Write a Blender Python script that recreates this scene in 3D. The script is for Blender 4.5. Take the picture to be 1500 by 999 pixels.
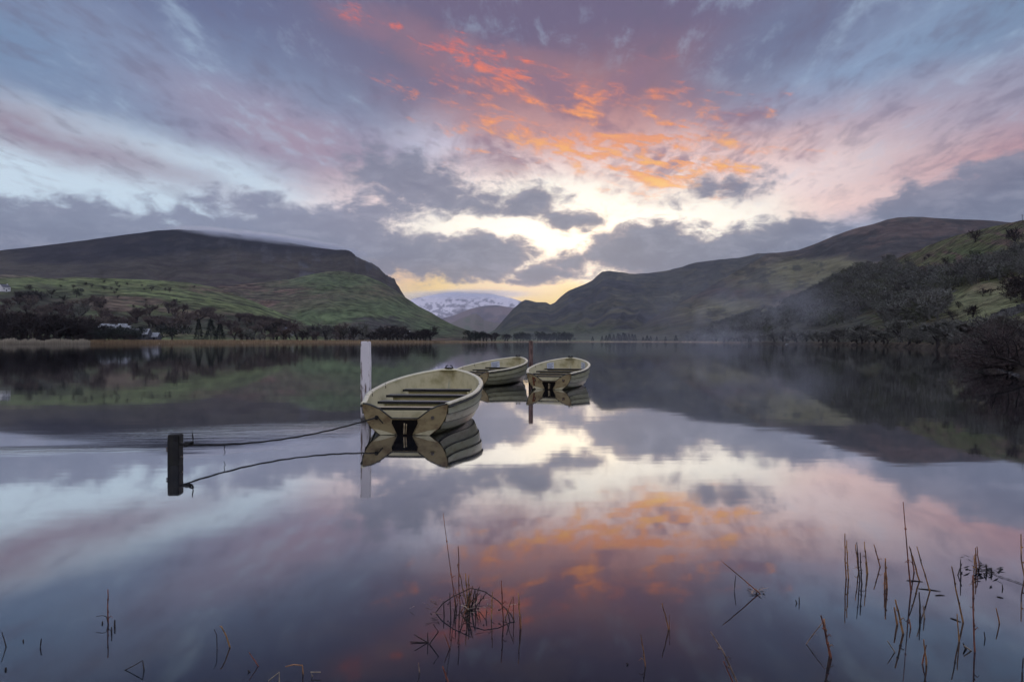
import bpy, bmesh, math, random
import numpy as np
from mathutils import Vector, Matrix

# ------------------------------------------------------------------ camera, world, sun, exposure
for o in list(bpy.data.objects): bpy.data.objects.remove(o)
SC = bpy.context.scene
COL = SC.collection
CH, F, CX, CY = 1.24, 1000.0, 750.0, 499.5          # camera height, focal length and centre in photo pixels
cam = bpy.data.cameras.new('camera'); cam.sensor_width = 36; cam.lens = 24
cam.clip_start = .05; cam.clip_end = 60000
camo = bpy.data.objects.new('camera', cam); COL.objects.link(camo)
camo.location = (0, 0, CH); camo.rotation_euler = (math.radians(90), 0, 0)
SC.camera = camo
SC.render.resolution_x = 1024; SC.render.resolution_y = 681
SC.view_settings.view_transform = 'Standard'; SC.view_settings.look = 'None'
SC.view_settings.gamma = 1; SC.view_settings.exposure = 0; SC.view_settings.use_curve_mapping = False
SC.cycles.use_denoising = True
SC.cycles.use_adaptive_sampling = True; SC.cycles.adaptive_threshold = .02; SC.cycles.adaptive_min_samples = 12
SC.cycles.max_bounces = 6; SC.cycles.volume_bounces = 1; SC.cycles.diffuse_bounces = 2; SC.cycles.glossy_bounces = 4
SC.cycles.caustics_reflective = False; SC.cycles.caustics_refractive = False

def lin(c):
    return tuple((v/255/12.92 if v/255 <= .04045 else ((v/255+.055)/1.055)**2.4) for v in c)

class E:
    """a tiny expression builder over shader math nodes"""
    def __init__(s, nt, sock): s.nt, s.s = nt, sock
    def op(s, o, b=None, c=None, clamp=False):
        n = s.nt.nodes.new('ShaderNodeMath'); n.operation = o; n.use_clamp = clamp
        for i, v in enumerate((s, b, c)):
            if v is None: continue
            if isinstance(v, E): s.nt.links.new(v.s, n.inputs[i])
            else: n.inputs[i].default_value = v
        return E(s.nt, n.outputs[0])
    def __add__(s, b): return s.op('ADD', b)
    def __sub__(s, b): return s.op('SUBTRACT', b)
    def __mul__(s, b): return s.op('MULTIPLY', b)
    def __truediv__(s, b): return s.op('DIVIDE', b)
    __radd__ = __add__; __rmul__ = __mul__
    def clamp(s): return s.op('ADD', 0.0, clamp=True)
    def step(s, a, b):
        n = s.nt.nodes.new('ShaderNodeMapRange'); n.interpolation_type = 'SMOOTHSTEP'
        s.nt.links.new(s.s, n.inputs['Value'])
        n.inputs['From Min'].default_value = a; n.inputs['From Max'].default_value = b
        return E(s.nt, n.outputs[0])

def vec(nt, *a):
    n = nt.nodes.new('ShaderNodeCombineXYZ')
    for i, v in enumerate(a):
        if isinstance(v, E): nt.links.new(v.s, n.inputs[i])
        else: n.inputs[i].default_value = v
    return n.outputs[0]

def noise(nt, v, scale, detail=5, rough=.55, dist=0, typ='FBM'):
    n = nt.nodes.new('ShaderNodeTexNoise'); n.noise_dimensions = '3D'; n.noise_type = typ
    nt.links.new(v, n.inputs['Vector'])
    n.inputs['Scale'].default_value = scale; n.inputs['Detail'].default_value = detail
    n.inputs['Roughness'].default_value = rough; n.inputs['Distortion'].default_value = dist
    return E(nt, n.outputs[0])

def mixc(nt, fac, a, b):
    n = nt.nodes.new('ShaderNodeMix'); n.data_type = 'RGBA'
    if isinstance(fac, E): nt.links.new(fac.s, n.inputs[0])
    else: n.inputs[0].default_value = fac
    for i, v in ((6, a), (7, b)):
        if isinstance(v, tuple): n.inputs[i].default_value = (*v, 1)
        else: nt.links.new(v, n.inputs[i])
    return n.outputs[2]

SUN_AZ, SUN_EL = math.atan(70/1000), math.radians(2.2)
def PP(x, y):
    az = math.atan((x-CX)/F); el = math.atan((CY-y)/F*math.cos(az))
    return az*1000, el*1000

def build_world():
    w = bpy.data.worlds.new('World'); SC.world = w; w.use_nodes = True
    nt = w.node_tree; nt.nodes.clear()
    tc = nt.nodes.new('ShaderNodeTexCoord')
    sep = nt.nodes.new('ShaderNodeSeparateXYZ'); nt.links.new(tc.outputs['Generated'], sep.inputs[0])
    dx, dy, dz = (E(nt, sep.outputs[i]) for i in range(3))
    U = dx.op('ARCTAN2', dy)*1000.0
    V = dz.op('MAXIMUM', 0.0).op('ARCSINE')*1000.0
    # plane at cloud height, so that high cloud converges on the horizon as real streets of cloud do
    zc = dz.op('MAXIMUM', 0.0)+.10
    ca, sa = math.cos(.10), math.sin(.10)
    pxx, pyy = dx/zc, dy/zc
    px = pxx*ca-pyy*sa; py = pxx*sa+pyy*ca
    wv = vec(nt, U*.001, V*.0022, 0.0)
    # warp of the sky coordinates
    wn = nt.nodes.new('ShaderNodeTexNoise'); nt.links.new(wv, wn.inputs['Vector'])
    wn.inputs['Scale'].default_value = 7; wn.inputs['Detail'].default_value = 5; wn.inputs['Roughness'].default_value = .6
    ws = nt.nodes.new('ShaderNodeSeparateXYZ'); nt.links.new(wn.outputs['Color'], ws.inputs[0])
    n1, n2 = E(nt, ws.outputs[0])-.5, E(nt, ws.outputs[1])-.5
    wU, wV = U+n1*120.0, V+n2*50.0
    wpos = vec(nt, wU, wV, 0.0)
    cU, cV = U+n1*105.0, V+n2*62.0
    cpos = vec(nt, cU, cV, 0.0)
    def blob(x, y, rx, ry, rot=0, pos=wpos, kind='QUADRATIC_SPHERE'):
        u, v = PP(x, y)
        m = nt.nodes.new('ShaderNodeMapping'); m.vector_type = 'TEXTURE'
        m.inputs['Location'].default_value = (u, v, 0)
        m.inputs['Rotation'].default_value = (0, 0, math.radians(rot))
        m.inputs['Scale'].default_value = (rx, ry, 1)
        nt.links.new(pos, m.inputs['Vector'])
        g = nt.nodes.new('ShaderNodeTexGradient'); g.gradient_type = 'SPHERICAL'
        nt.links.new(m.outputs[0], g.inputs[0])
        return E(nt, g.outputs['Fac'])
    # clear sky
    sky = nt.nodes.new('ShaderNodeTexSky'); sky.sky_type = 'NISHITA'; sky.sun_disc = False
    sky.sun_elevation = SUN_EL; sky.sun_rotation = SUN_AZ
    sky.air_density = 1.0; sky.dust_density = 1.0; sky.ozone_density = 2.0
    nish = nt.nodes.new('ShaderNodeVectorMath'); nish.operation = 'SCALE'
    nt.links.new(sky.outputs[0], nish.inputs[0]); nish.inputs['Scale'].default_value = .10
    front = (dy+.15).step(0, .45)
    # high veil of cloud: large soft colours
    col = mixc(nt, V.step(0, 520), lin((176, 182, 204)), lin((104, 114, 148)))
    BL = [  # x, y, rx, ry, rot, colour, strength
        (60, 60, 520, 150, 0, (112, 142, 178), .8), (330, -10, 330, 130, 0, (98, 106, 144), .8),
        (330, 150, 420, 90, -18, (140, 148, 178), .8),
        (80, 258, 700, 100, -7, (205, 224, 240), 2.0), (60, 190, 420, 42, -14, (150, 136, 156), .9),
        (480, 225, 300, 75, -14, (163, 146, 168), 1.0), (640, 210, 130, 60, -10, (205, 205, 225), .9),
        (800, 40, 460, 190, 0, (110, 100, 130), 1.5), (950, 120, 300, 90, 0, (138, 110, 128), 1.1),
        (1110, 120, 130, 60, 20, (122, 112, 130), .8),
        (1280, 90, 420, 150, 22, (138, 158, 190), 1.0), (1500, 0, 280, 90, 20, (116, 142, 174), .7),
        (1200, 30, 300, 70, 15, (108, 116, 148), 1.0),
        (1150, 230, 420, 90, 8, (188, 166, 180), 1.1), (1440, 235, 300, 60, 8, (190, 148, 156), 1.0),
        (900, 215, 330, 80, -8, (226, 170, 160), .9),
        (860, 300, 560, 110, 3, (255, 232, 228), 1.6), (1120, 318, 300, 45, 6, (250, 214, 206), 1.0),
        (700, 330, 330, 70, 0, (250, 226, 226), 1.4),
        (860, 345, 360, 105, 0, (255, 250, 240), 2.4), (850, 380, 130, 90, 0, (255, 246, 226), 2.0),
        (630, 412, 150, 40, 0, (255, 220, 120), 1.3), (560, 405, 120, 40, 0, (250, 212, 170), 1.2),
        (810, 436, 110, 36, 0, (255, 222, 120), 1.5), (745, 425, 150, 35, 0, (255, 225, 180), 1.2)]
    for x, y, rx, ry, rot, c, s in BL:
        col = mixc(nt, (blob(x, y, rx, ry, rot)*s).op('MINIMUM', 1.0).step(0, 1), col, lin(c))
    # streets of thin cloud in the high plane
    st = noise(nt, vec(nt, px*1.0, py*.34, 0.0), 4.2, 8, .66, .35)
    st2 = noise(nt, vec(nt, px*1.0, py*.45, 3.7), 13.0, 7, .64, .3)
    streak = (st*.58+st2*.42)
    reg = (blob(880, 185, 400, 105, -6)*1.35+blob(700, 90, 260, 46, -14)*1.25+blob(830, 215, 220, 45, -14)*.9
           +blob(960, 255, 190, 45, -12)*1.1+blob(1000, 215, 200, 40, 0)*.5)
    hi = V.step(120, 260)
    col = mixc(nt, streak.step(.50, .66)*hi*(reg.step(.0, .5)*-.7+1.0)*.42, col, lin((178, 202, 226)))
    col = mixc(nt, streak.step(.50, .38)*hi*.42, col, lin((106, 102, 128)))
    # fine broken cloud texture
    fine = noise(nt, vec(nt, px, py*.6, 9.0), 6.0, 9, .68, .2)
    # fire-lit undersides
    rg1 = noise(nt, vec(nt, px*1.0, py*.55, 5.0), 3.2, 8, .66, .25)
    rid = (rg1-.5).op('ABSOLUTE')
    ridge = rid.step(.07, .0)
    ang = math.radians(-13); ur = U*.001*math.cos(ang)+V*.001*math.sin(ang); vr = V*.001*math.cos(ang)-U*.001*math.sin(ang)
    f2 = noise(nt, vec(nt, ur*1.0, vr*3.4, 12.0), 17.0, 8, .66, .35)
    fire = ((reg.op('MINIMUM', 1.0)-.15)*.95+(fine-.5)*1.6+(f2-.5)*4.4+(ridge-.5)*.35)
    sk = (blob(650, 78, 150, 11, -17)+blob(740, 105, 120, 14, -22)+blob(820, 192, 220, 15, -9)+blob(905, 205, 150, 14, -4)+blob(930, 250, 170, 14, -12)+blob(985, 192, 120, 14, 4)+blob(870, 225, 120, 12, -14)+blob(1010, 240, 90, 9, -8))*f2.step(.38, .60)
    fcol = mixc(nt, V.step(215, 420), lin((255, 196, 110)), lin((238, 118, 92)))
    fcol = mixc(nt, fire.step(1.75, .8), fcol, mixc(nt, V.step(220, 420), lin((248, 170, 120)), lin((204, 112, 112))))
    col = mixc(nt, reg.step(.05, 1.0)*.22, col, lin((214, 146, 134)))
    dk = noise(nt, vec(nt, px, py*.5, 21.0), 4.0, 6, .6, .6)
    col = mixc(nt, dk.step(.48, .64)*hi*reg.step(.0, .5)*.75, col, lin((140, 112, 134)))
    col = mixc(nt, (fire+sk*1.05+(fine-.5)*1.2).step(.50, 1.75)*(reg+sk).step(0, .35)*.95, col, fcol)
    # grey cumulus under the veil
    CU = [(90, 350, 330, 78, 0, 1.2), (330, 345, 160, 70, 0, 1.1), (470, 350, 260, 82, -6, 1.2), (-250, 330, 400, 90, 0, 1.2),
          (580, 366, 180, 50, -8, 1.2), (690, 381, 140, 46, 0, 1.5), (605, 262, 150, 66, -14, .95), (560, 305, 130, 50, 0, .75),
          (700, 292, 110, 38, -6, .85), (775, 298, 80, 36, 0, 1.0), (842, 318, 80, 34, 0, .85),
          (800, 398, 110, 26, 0, 1.0), (825, 382, 70, 34, 0, .8), (765, 410, 100, 16, 0, .7),
          (955, 372, 150, 62, 0, 1.5), (965, 342, 75, 42, 0, 1.1), (1060, 376, 220, 54, 8, 1.4), (1160, 354, 130, 30, 12, .9),
          (1060, 272, 120, 45, 8, .62), (1395, 300, 140, 56, 8, 1.15), (1490, 275, 170, 62, 12, 1.2), (1330, 320, 90, 30, 0, .7), (1700, 280, 300, 100, 0, 1.3)]
    acc = None
    for x, y, rx, ry, rot, s in CU:
        b = blob(x, y, rx, ry, rot, cpos)*s
        acc = b if acc is None else acc.op('MAXIMUM', b)
    cn = noise(nt, vec(nt, U*.001, V*.0017, 4.0), 26, 7, .6, .3)
    dens = acc+(cn-.5)*1.25*acc.step(0, .25)
    body = dens.step(.20, .60)
    glow = blob(850, 370, 420, 170, 0)
    ccol = mixc(nt, V.step(80, 260), lin((112, 122, 146)), lin((126, 130, 152)))
    cn2 = noise(nt, vec(nt, U*.001, V*.0022, 8.0), 22, 7, .65, .4)
    ccol = mixc(nt, cn2.step(.45, .7)*.45, ccol, lin((150, 152, 172)))
    ccol = mixc(nt, dens.step(.45, 1.1)*cn2.step(.65, .35)*.6, ccol, lin((92, 100, 126)))
    ccol = mixc(nt, glow.step(.1, 1)*dens.step(.75, .3)*.75, ccol, lin((214, 184, 176)))
    ccol = mixc(nt, blob(300, 300, 500, 110, 0).step(0, 1)*.35, ccol, lin((146, 154, 184)))
    col = mixc(nt, body*.93, col, ccol)
    gl2 = nt.nodes.new('ShaderNodeMix'); gl2.data_type = 'RGBA'; gl2.blend_type = 'ADD'
    nt.links.new((blob(865, 355, 320, 110, 0).op('POWER', 1.5)*(body*-.95+1.0)*1.3).s, gl2.inputs[0]); nt.links.new(col, gl2.inputs[6]); gl2.inputs[7].default_value = (.75, .62, .42, 1)
    col = gl2.outputs[2]
    # away from the sunrise (above and behind the camera): an even bright overcast dawn
    away = mixc(nt, V.step(100, 1300), lin((196, 196, 214)), lin((150, 164, 196)))
    awn = noise(nt, vec(nt, px*.4, py*.4, 2.0), 2.0, 4, .5)
    away = mixc(nt, awn.step(.4, .65)*.4, away, lin((215, 205, 215)))
    up = V.step(560, 900)
    col = mixc(nt, (front*(up*-1.0+1.0)), away, col)
    add = nt.nodes.new('ShaderNodeMix'); add.data_type = 'RGBA'; add.blend_type = 'MIX'
    add.inputs[0].default_value = .04
    nt.links.new(col, add.inputs[6]); nt.links.new(nish.outputs[0], add.inputs[7])
    # unseen sky behind and overhead, boosted above the filtered part to light the boats
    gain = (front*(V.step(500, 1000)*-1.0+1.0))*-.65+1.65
    bg = nt.nodes.new('ShaderNodeBackground'); nt.links.new(add.outputs[2], bg.inputs[0])
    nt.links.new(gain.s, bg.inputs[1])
    out = nt.nodes.new('ShaderNodeOutputWorld'); nt.links.new(bg.outputs[0], out.inputs[0])
    w.cycles.sampling_method = 'MANUAL'; w.cycles.sample_map_resolution = 512
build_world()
sl = bpy.data.lights.new('sun', 'SUN'); sl.energy = 2.0; sl.angle = math.radians(.5); sl.color = (1, .8, .6)
so = bpy.data.objects.new('sun', sl); COL.objects.link(so)
so.rotation_euler = Vector((math.sin(SUN_AZ)*math.cos(SUN_EL), math.cos(SUN_AZ)*math.cos(SUN_EL), math.sin(SUN_EL))).to_track_quat('Z', 'Y').to_euler()

# ------------------------------------------------------------------ helpers
rnd = random.Random(11)
def px2world(x, y, z=0.0):
    """the point at height z seen at pixel x, y (y below the horizon line for z < camera height)"""
    d = (CH-z)*F/(y-CY); return Vector(((x-CX)/F*d, d, z))
def at_dist(x, y, d):
    return Vector(((x-CX)/F*d, d, CH-(y-CY)/F*d))

def tag(o, label=None, cat=None, group=None, kind=None):
    if label: o['label'] = label
    if cat: o['category'] = cat
    if group: o['group'] = group
    if kind: o['kind'] = kind
    return o
def link(name, me, mats=None, parent=None, smooth=False):
    if mats is not None:
        for m in (mats if isinstance(mats, (list, tuple)) else [mats]): me.materials.append(m)
    o = bpy.data.objects.new(name, me); COL.objects.link(o)
    if parent: o.parent = parent
    if smooth:
        me.polygons.foreach_set('use_smooth', [True]*len(me.polygons))
    return o
def empty(name, loc=(0, 0, 0), rz=0):
    o = bpy.data.objects.new(name, None); COL.objects.link(o); o.location = loc; o.rotation_euler = (0, 0, rz)
    o.empty_display_size = .1
    return o
def copy_tree(o, parent=None):
    c = o.copy(); COL.objects.link(c); c.parent = parent
    for ch in o.children: copy_tree(ch, c)
    return c

def np_mesh(name, V, Q, attrs=None):
    me = bpy.data.meshes.new(name)
    V = np.asarray(V, np.float32); Q = np.asarray(Q, np.int32)
    k = Q.shape[1]
    me.vertices.add(len(V)); me.vertices.foreach_set('co', V.ravel())
    me.loops.add(Q.size); me.loops.foreach_set('vertex_index', Q.ravel())
    me.polygons.add(len(Q)); me.polygons.foreach_set('loop_start', np.arange(0, Q.size, k, dtype=np.int32))
    if attrs is not None:
        for nm, a in attrs.items():
            at = me.color_attributes.new(nm, 'FLOAT_COLOR', 'POINT')
            at.data.foreach_set('color', np.concatenate([a, np.ones((len(a), 1))], 1).astype(np.float32).ravel())
    me.update(calc_edges=True); me.validate()
    return me

class MB:
    """collects boxes, tubes and lathes, then links them as one mesh object"""
    def __init__(s): s.v, s.f, s.m = [], [], []
    def face(s, pts, mi=0):
        b = len(s.v); s.v += [tuple(p) for p in pts]; s.f.append(tuple(range(b, b+len(pts)))); s.m.append(mi)
    def box(s, c, size, rz=0, mi=0, taper=1.0, rot=None):
        b = len(s.v); R = rot or Matrix.Rotation(rz, 3, 'Z')
        for dz in (-.5, .5):
            k = taper if dz > 0 else 1
            for dx, dy in ((-.5, -.5), (.5, -.5), (.5, .5), (-.5, .5)):
                s.v.append(tuple(Vector(c)+R @ Vector((dx*size[0]*k, dy*size[1]*k, dz*size[2]))))
        for q in ((3, 2, 1, 0), (4, 5, 6, 7), (0, 1, 5, 4), (1, 2, 6, 5), (2, 3, 7, 6), (3, 0, 4, 7)):
            s.f.append(tuple(b+i for i in q)); s.m.append(mi)
    def tube(s, pts, r, n=6, mi=0, cap=True, flat=1.0):
        pts = [Vector(p) for p in pts]; rs = r if isinstance(r, (list, tuple)) else [r]*len(pts)
        b = len(s.v); up = Vector((0, 0, 1))
        for i, p in enumerate(pts):
            d = (pts[min(i+1, len(pts)-1)]-pts[max(i-1, 0)]).normalized()
            a = d.cross(up)
            if a.length < .05: a = d.cross(Vector((1, 0, 0)))
            a.normalize(); c = a.cross(d)
            for k in range(n):
                t = 2*math.pi*k/n
                s.v.append(tuple(p+a*math.cos(t)*rs[i]+c*math.sin(t)*rs[i]*flat))
        for i in range(len(pts)-1):
            for k in range(n):
                s.f.append((b+i*n+k, b+i*n+(k+1) % n, b+(i+1)*n+(k+1) % n, b+(i+1)*n+k)); s.m.append(mi)
        if cap:
            s.f.append(tuple(b+k for k in range(n))[::-1]); s.m.append(mi)
            s.f.append(tuple(b+(len(pts)-1)*n+k for k in range(n))); s.m.append(mi)
    def build(s, name, mats, parent=None, smooth=False):
        me = bpy.data.meshes.new(name); me.from_pydata(s.v, [], s.f); me.update()
        o = link(name, me, mats, parent, smooth)
        me.polygons.foreach_set('material_index', s.m)
        return o

def hash2(ix, iy, seed):
    h = (ix.astype(np.int64)*374761393+iy.astype(np.int64)*668265263+seed*974634777) & 0xffffffff
    h = ((h ^ (h >> 13))*1274126177) & 0xffffffff
    return ((h ^ (h >> 16)) & 0xffffff)/float(0xffffff)
def vnoise(x, y, seed=0):
    ix, iy = np.floor(x), np.floor(y); fx, fy = x-ix, y-iy
    fx = fx*fx*fx*(fx*(fx*6-15)+10); fy = fy*fy*fy*(fy*(fy*6-15)+10)
    a = hash2(ix, iy, seed); b = hash2(ix+1, iy, seed); c = hash2(ix, iy+1, seed); d = hash2(ix+1, iy+1, seed)
    return (a*(1-fx)+b*fx)*(1-fy)+(c*(1-fx)+d*fx)*fy
def fbm(x, y, seed=0, octv=5, gain=.5):
    x = np.asarray(x, float); y = np.asarray(y, float); t = 0; a = 1; n = 0
    for i in range(octv):
        t = t+a*vnoise(x*2**i+i*17.3, y*2**i+i*5.1, seed+i); n += a; a *= gain
    return t/n-.5
def sm(x, a, b):
    t = np.clip((x-a)/(b-a), 0, 1); return t*t*(3-2*t)

# ------------------------------------------------------------------ materials
def new_mat(name):
    m = bpy.data.materials.new(name); m.use_nodes = True
    nt = m.node_tree; b = nt.nodes['Principled BSDF']; return m, nt, b
def bump(nt, b, h, strength, dist):
    n = nt.nodes.new('ShaderNodeBump'); n.inputs['Strength'].default_value = strength; n.inputs['Distance'].default_value = dist
    nt.links.new(h.s if isinstance(h, E) else h, n.inputs['Height']); nt.links.new(n.outputs[0], b.inputs['Normal'])
def simple(name, c1, c2, scale=8, rough=.7, bmp=.2, bd=.01, stretch=(1, 1, 1), lo=.4, hi=.6, spec=.5, rnd_amt=0, detail=6, waterline_dark=None):
    """a base colour broken by noise towards a second colour"""
    m, nt, b = new_mat(name)
    tc = nt.nodes.new('ShaderNodeTexCoord'); mp = nt.nodes.new('ShaderNodeMapping'); mp.inputs['Scale'].default_value = stretch
    nt.links.new(tc.outputs['Object'], mp.inputs[0])
    n = noise(nt, mp.outputs[0], scale, detail, .6)
    c = mixc(nt, n.step(lo, hi), lin(c1), lin(c2))
    if waterline_dark:      # a wet green-black waterline band; on boats also put in to darken their reflections
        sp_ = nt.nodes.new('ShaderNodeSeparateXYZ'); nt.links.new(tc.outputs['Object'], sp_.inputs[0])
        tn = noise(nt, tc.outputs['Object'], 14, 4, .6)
        c = mixc(nt, (E(nt, sp_.outputs[2])+(tn-.5)*waterline_dark*1.4).step(waterline_dark, waterline_dark*.25)*.85, c, lin((46, 42, 24)))
    if rnd_amt:
        oi = nt.nodes.new('ShaderNodeObjectInfo'); hs = nt.nodes.new('ShaderNodeHueSaturation')
        nt.links.new(c, hs.inputs['Color']); r = E(nt, oi.outputs['Random'])
        nt.links.new((r*rnd_amt*2+(1-rnd_amt)).s, hs.inputs['Value']); nt.links.new((r*.05+.475).s, hs.inputs['Hue']); c = hs.outputs[0]
    nt.links.new(c, b.inputs['Base Color']); b.inputs['Roughness'].default_value = rough
    b.inputs['Specular IOR Level'].default_value = spec
    if bmp: bump(nt, b, n, bmp, bd)
    return m

def hill_mat(name, s1, s2, rough=1.0, b=.5, bd=3.0, amp=.85, sat=.92):
    m, nt, bs = new_mat(name)
    at = nt.nodes.new('ShaderNodeAttribute'); at.attribute_name = 'albedo'
    tc = nt.nodes.new('ShaderNodeTexCoord')
    n = noise(nt, tc.outputs['Object'], s1, 8, .68)
    n2 = noise(nt, tc.outputs['Object'], s2, 4, .6)
    hs = nt.nodes.new('ShaderNodeHueSaturation'); nt.links.new(at.outputs['Color'], hs.inputs['Color'])
    nt.links.new((n.step(.34, .66)*amp+n2.step(.3, .7)*.30+(.60-amp*.55)).s, hs.inputs['Value']); hs.inputs['Saturation'].default_value = sat
    nt.links.new((n2*.06+.47).s, hs.inputs['Hue'])
    nt.links.new(hs.outputs[0], bs.inputs['Base Color']); bs.inputs['Roughness'].default_value = rough
    bs.inputs['Specular IOR Level'].default_value = .1
    bump(nt, bs, n, b, bd)
    return m

def water_mat():
    m, nt, b = new_mat('lake_water'); nt.nodes.remove(b)
    out = [n for n in nt.nodes if n.type == 'OUTPUT_MATERIAL'][0]
    tc = nt.nodes.new('ShaderNodeTexCoord'); sp = nt.nodes.new('ShaderNodeSeparateXYZ'); nt.links.new(tc.outputs['Object'], sp.inputs[0])
    x, y = E(nt, sp.outputs[0]), E(nt, sp.outputs[1])
    # faint swell, and a wake of small ripples drifting past the mooring post on the left
    sw = noise(nt, vec(nt, x*.5, y*1.4, 0.0), .8, 3, .5)
    rp = noise(nt, vec(nt, x*1.0+y*.35, y*7.0-x*.9, 1.0), 1.1, 5, .62, .5)
    def band(x0, y0, rx, ry, rot):
        mp = nt.nodes.new('ShaderNodeMapping'); mp.vector_type = 'TEXTURE'
        mp.inputs['Location'].default_value = (x0, y0, 0); mp.inputs['Rotation'].default_value = (0, 0, math.radians(rot)); mp.inputs['Scale'].default_value = (rx, ry, 1e6)
        nt.links.new(tc.outputs['Object'], mp.inputs[0])
        g = nt.nodes.new('ShaderNodeTexGradient'); g.gradient_type = 'QUADRATIC_SPHERE'; nt.links.new(mp.outputs[0], g.inputs[0])
        return E(nt, g.outputs['Fac'])
    wake = (band(-3.2, 9.6, 3.6, 1.5, 12)+band(-6.4, 7.6, 3.6, .55, 6)*1.3).op('MINIMUM', 1.0)
    far = y.step(14, 120)
    h = sw*.0016+rp*wake*.010+noise(nt, vec(nt, x*.25, y*.9, 5.0), .5, 4, .5)*far*.02
    bn = nt.nodes.new('ShaderNodeBump'); bn.inputs['Strength'].default_value = 1; bn.inputs['Distance'].default_value = 1
    nt.links.new(h.s, bn.inputs['Height'])
    gl = nt.nodes.new('ShaderNodeBsdfGlossy'); gl.distribution = 'GGX'
    gl.inputs['Color'].default_value = (.95, .95, .97, 1)
    nt.links.new((noise(nt, vec(nt, x*.3, y*.8, 2.0), 1.0, 3)*.03+.02).s, gl.inputs['Roughness'])
    nt.links.new(bn.outputs[0], gl.inputs['Normal'])
    df = nt.nodes.new('ShaderNodeBsdfDiffuse')
    silt = noise(nt, tc.outputs['Object'], 3.0, 6, .7)
    nt.links.new(mixc(nt, silt.step(.45, .7), (.010, .013, .018), (.026, .024, .020)), df.inputs['Color'])
    fr = nt.nodes.new('ShaderNodeFresnel'); fr.inputs['IOR'].default_value = 1.33
    fac = ((E(nt, fr.outputs[0])-.052)*-5.6).op('EXPONENT')*-.95+.95
    mx = nt.nodes.new('ShaderNodeMixShader'); nt.links.new(fac.s, mx.inputs[0])
    nt.links.new(df.outputs[0], mx.inputs[1]); nt.links.new(gl.outputs[0], mx.inputs[2]); nt.links.new(mx.outputs[0], out.inputs[0])
    return m

# ------------------------------------------------------------------ water and ground
def build_water():
    mb = MB(); R = 11800
    mb.face([(-R, -R, 0), (R, -R, 0), (R, R, 0), (-R, R, 0)])
    tag(mb.build('lake_water', water_mat()), kind='structure')
build_water()

SHORE = [(-900, 250), (-300, 290), (0, 310), (190, 340), (420, 400), (600, 480), (700, 600), (800, 800), (940, 830), (1000, 700),
         (1060, 440), (1120, 320), (1200, 250), (1300, 165), (1360, 125), (1410, 85), (1440, 48), (1480, 33), (1520, 27), (1600, 24), (1800, 22), (2600, 20)]
sx, sr = [a for a, b in SHORE], [b for a, b in SHORE]
def az_of(x): return np.arctan((np.asarray(x, float)-CX)/F)
def shore_r(az): return np.interp(az, az_of(sx), sr)
AZ0, AZ1 = -1.05, 1.05

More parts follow.
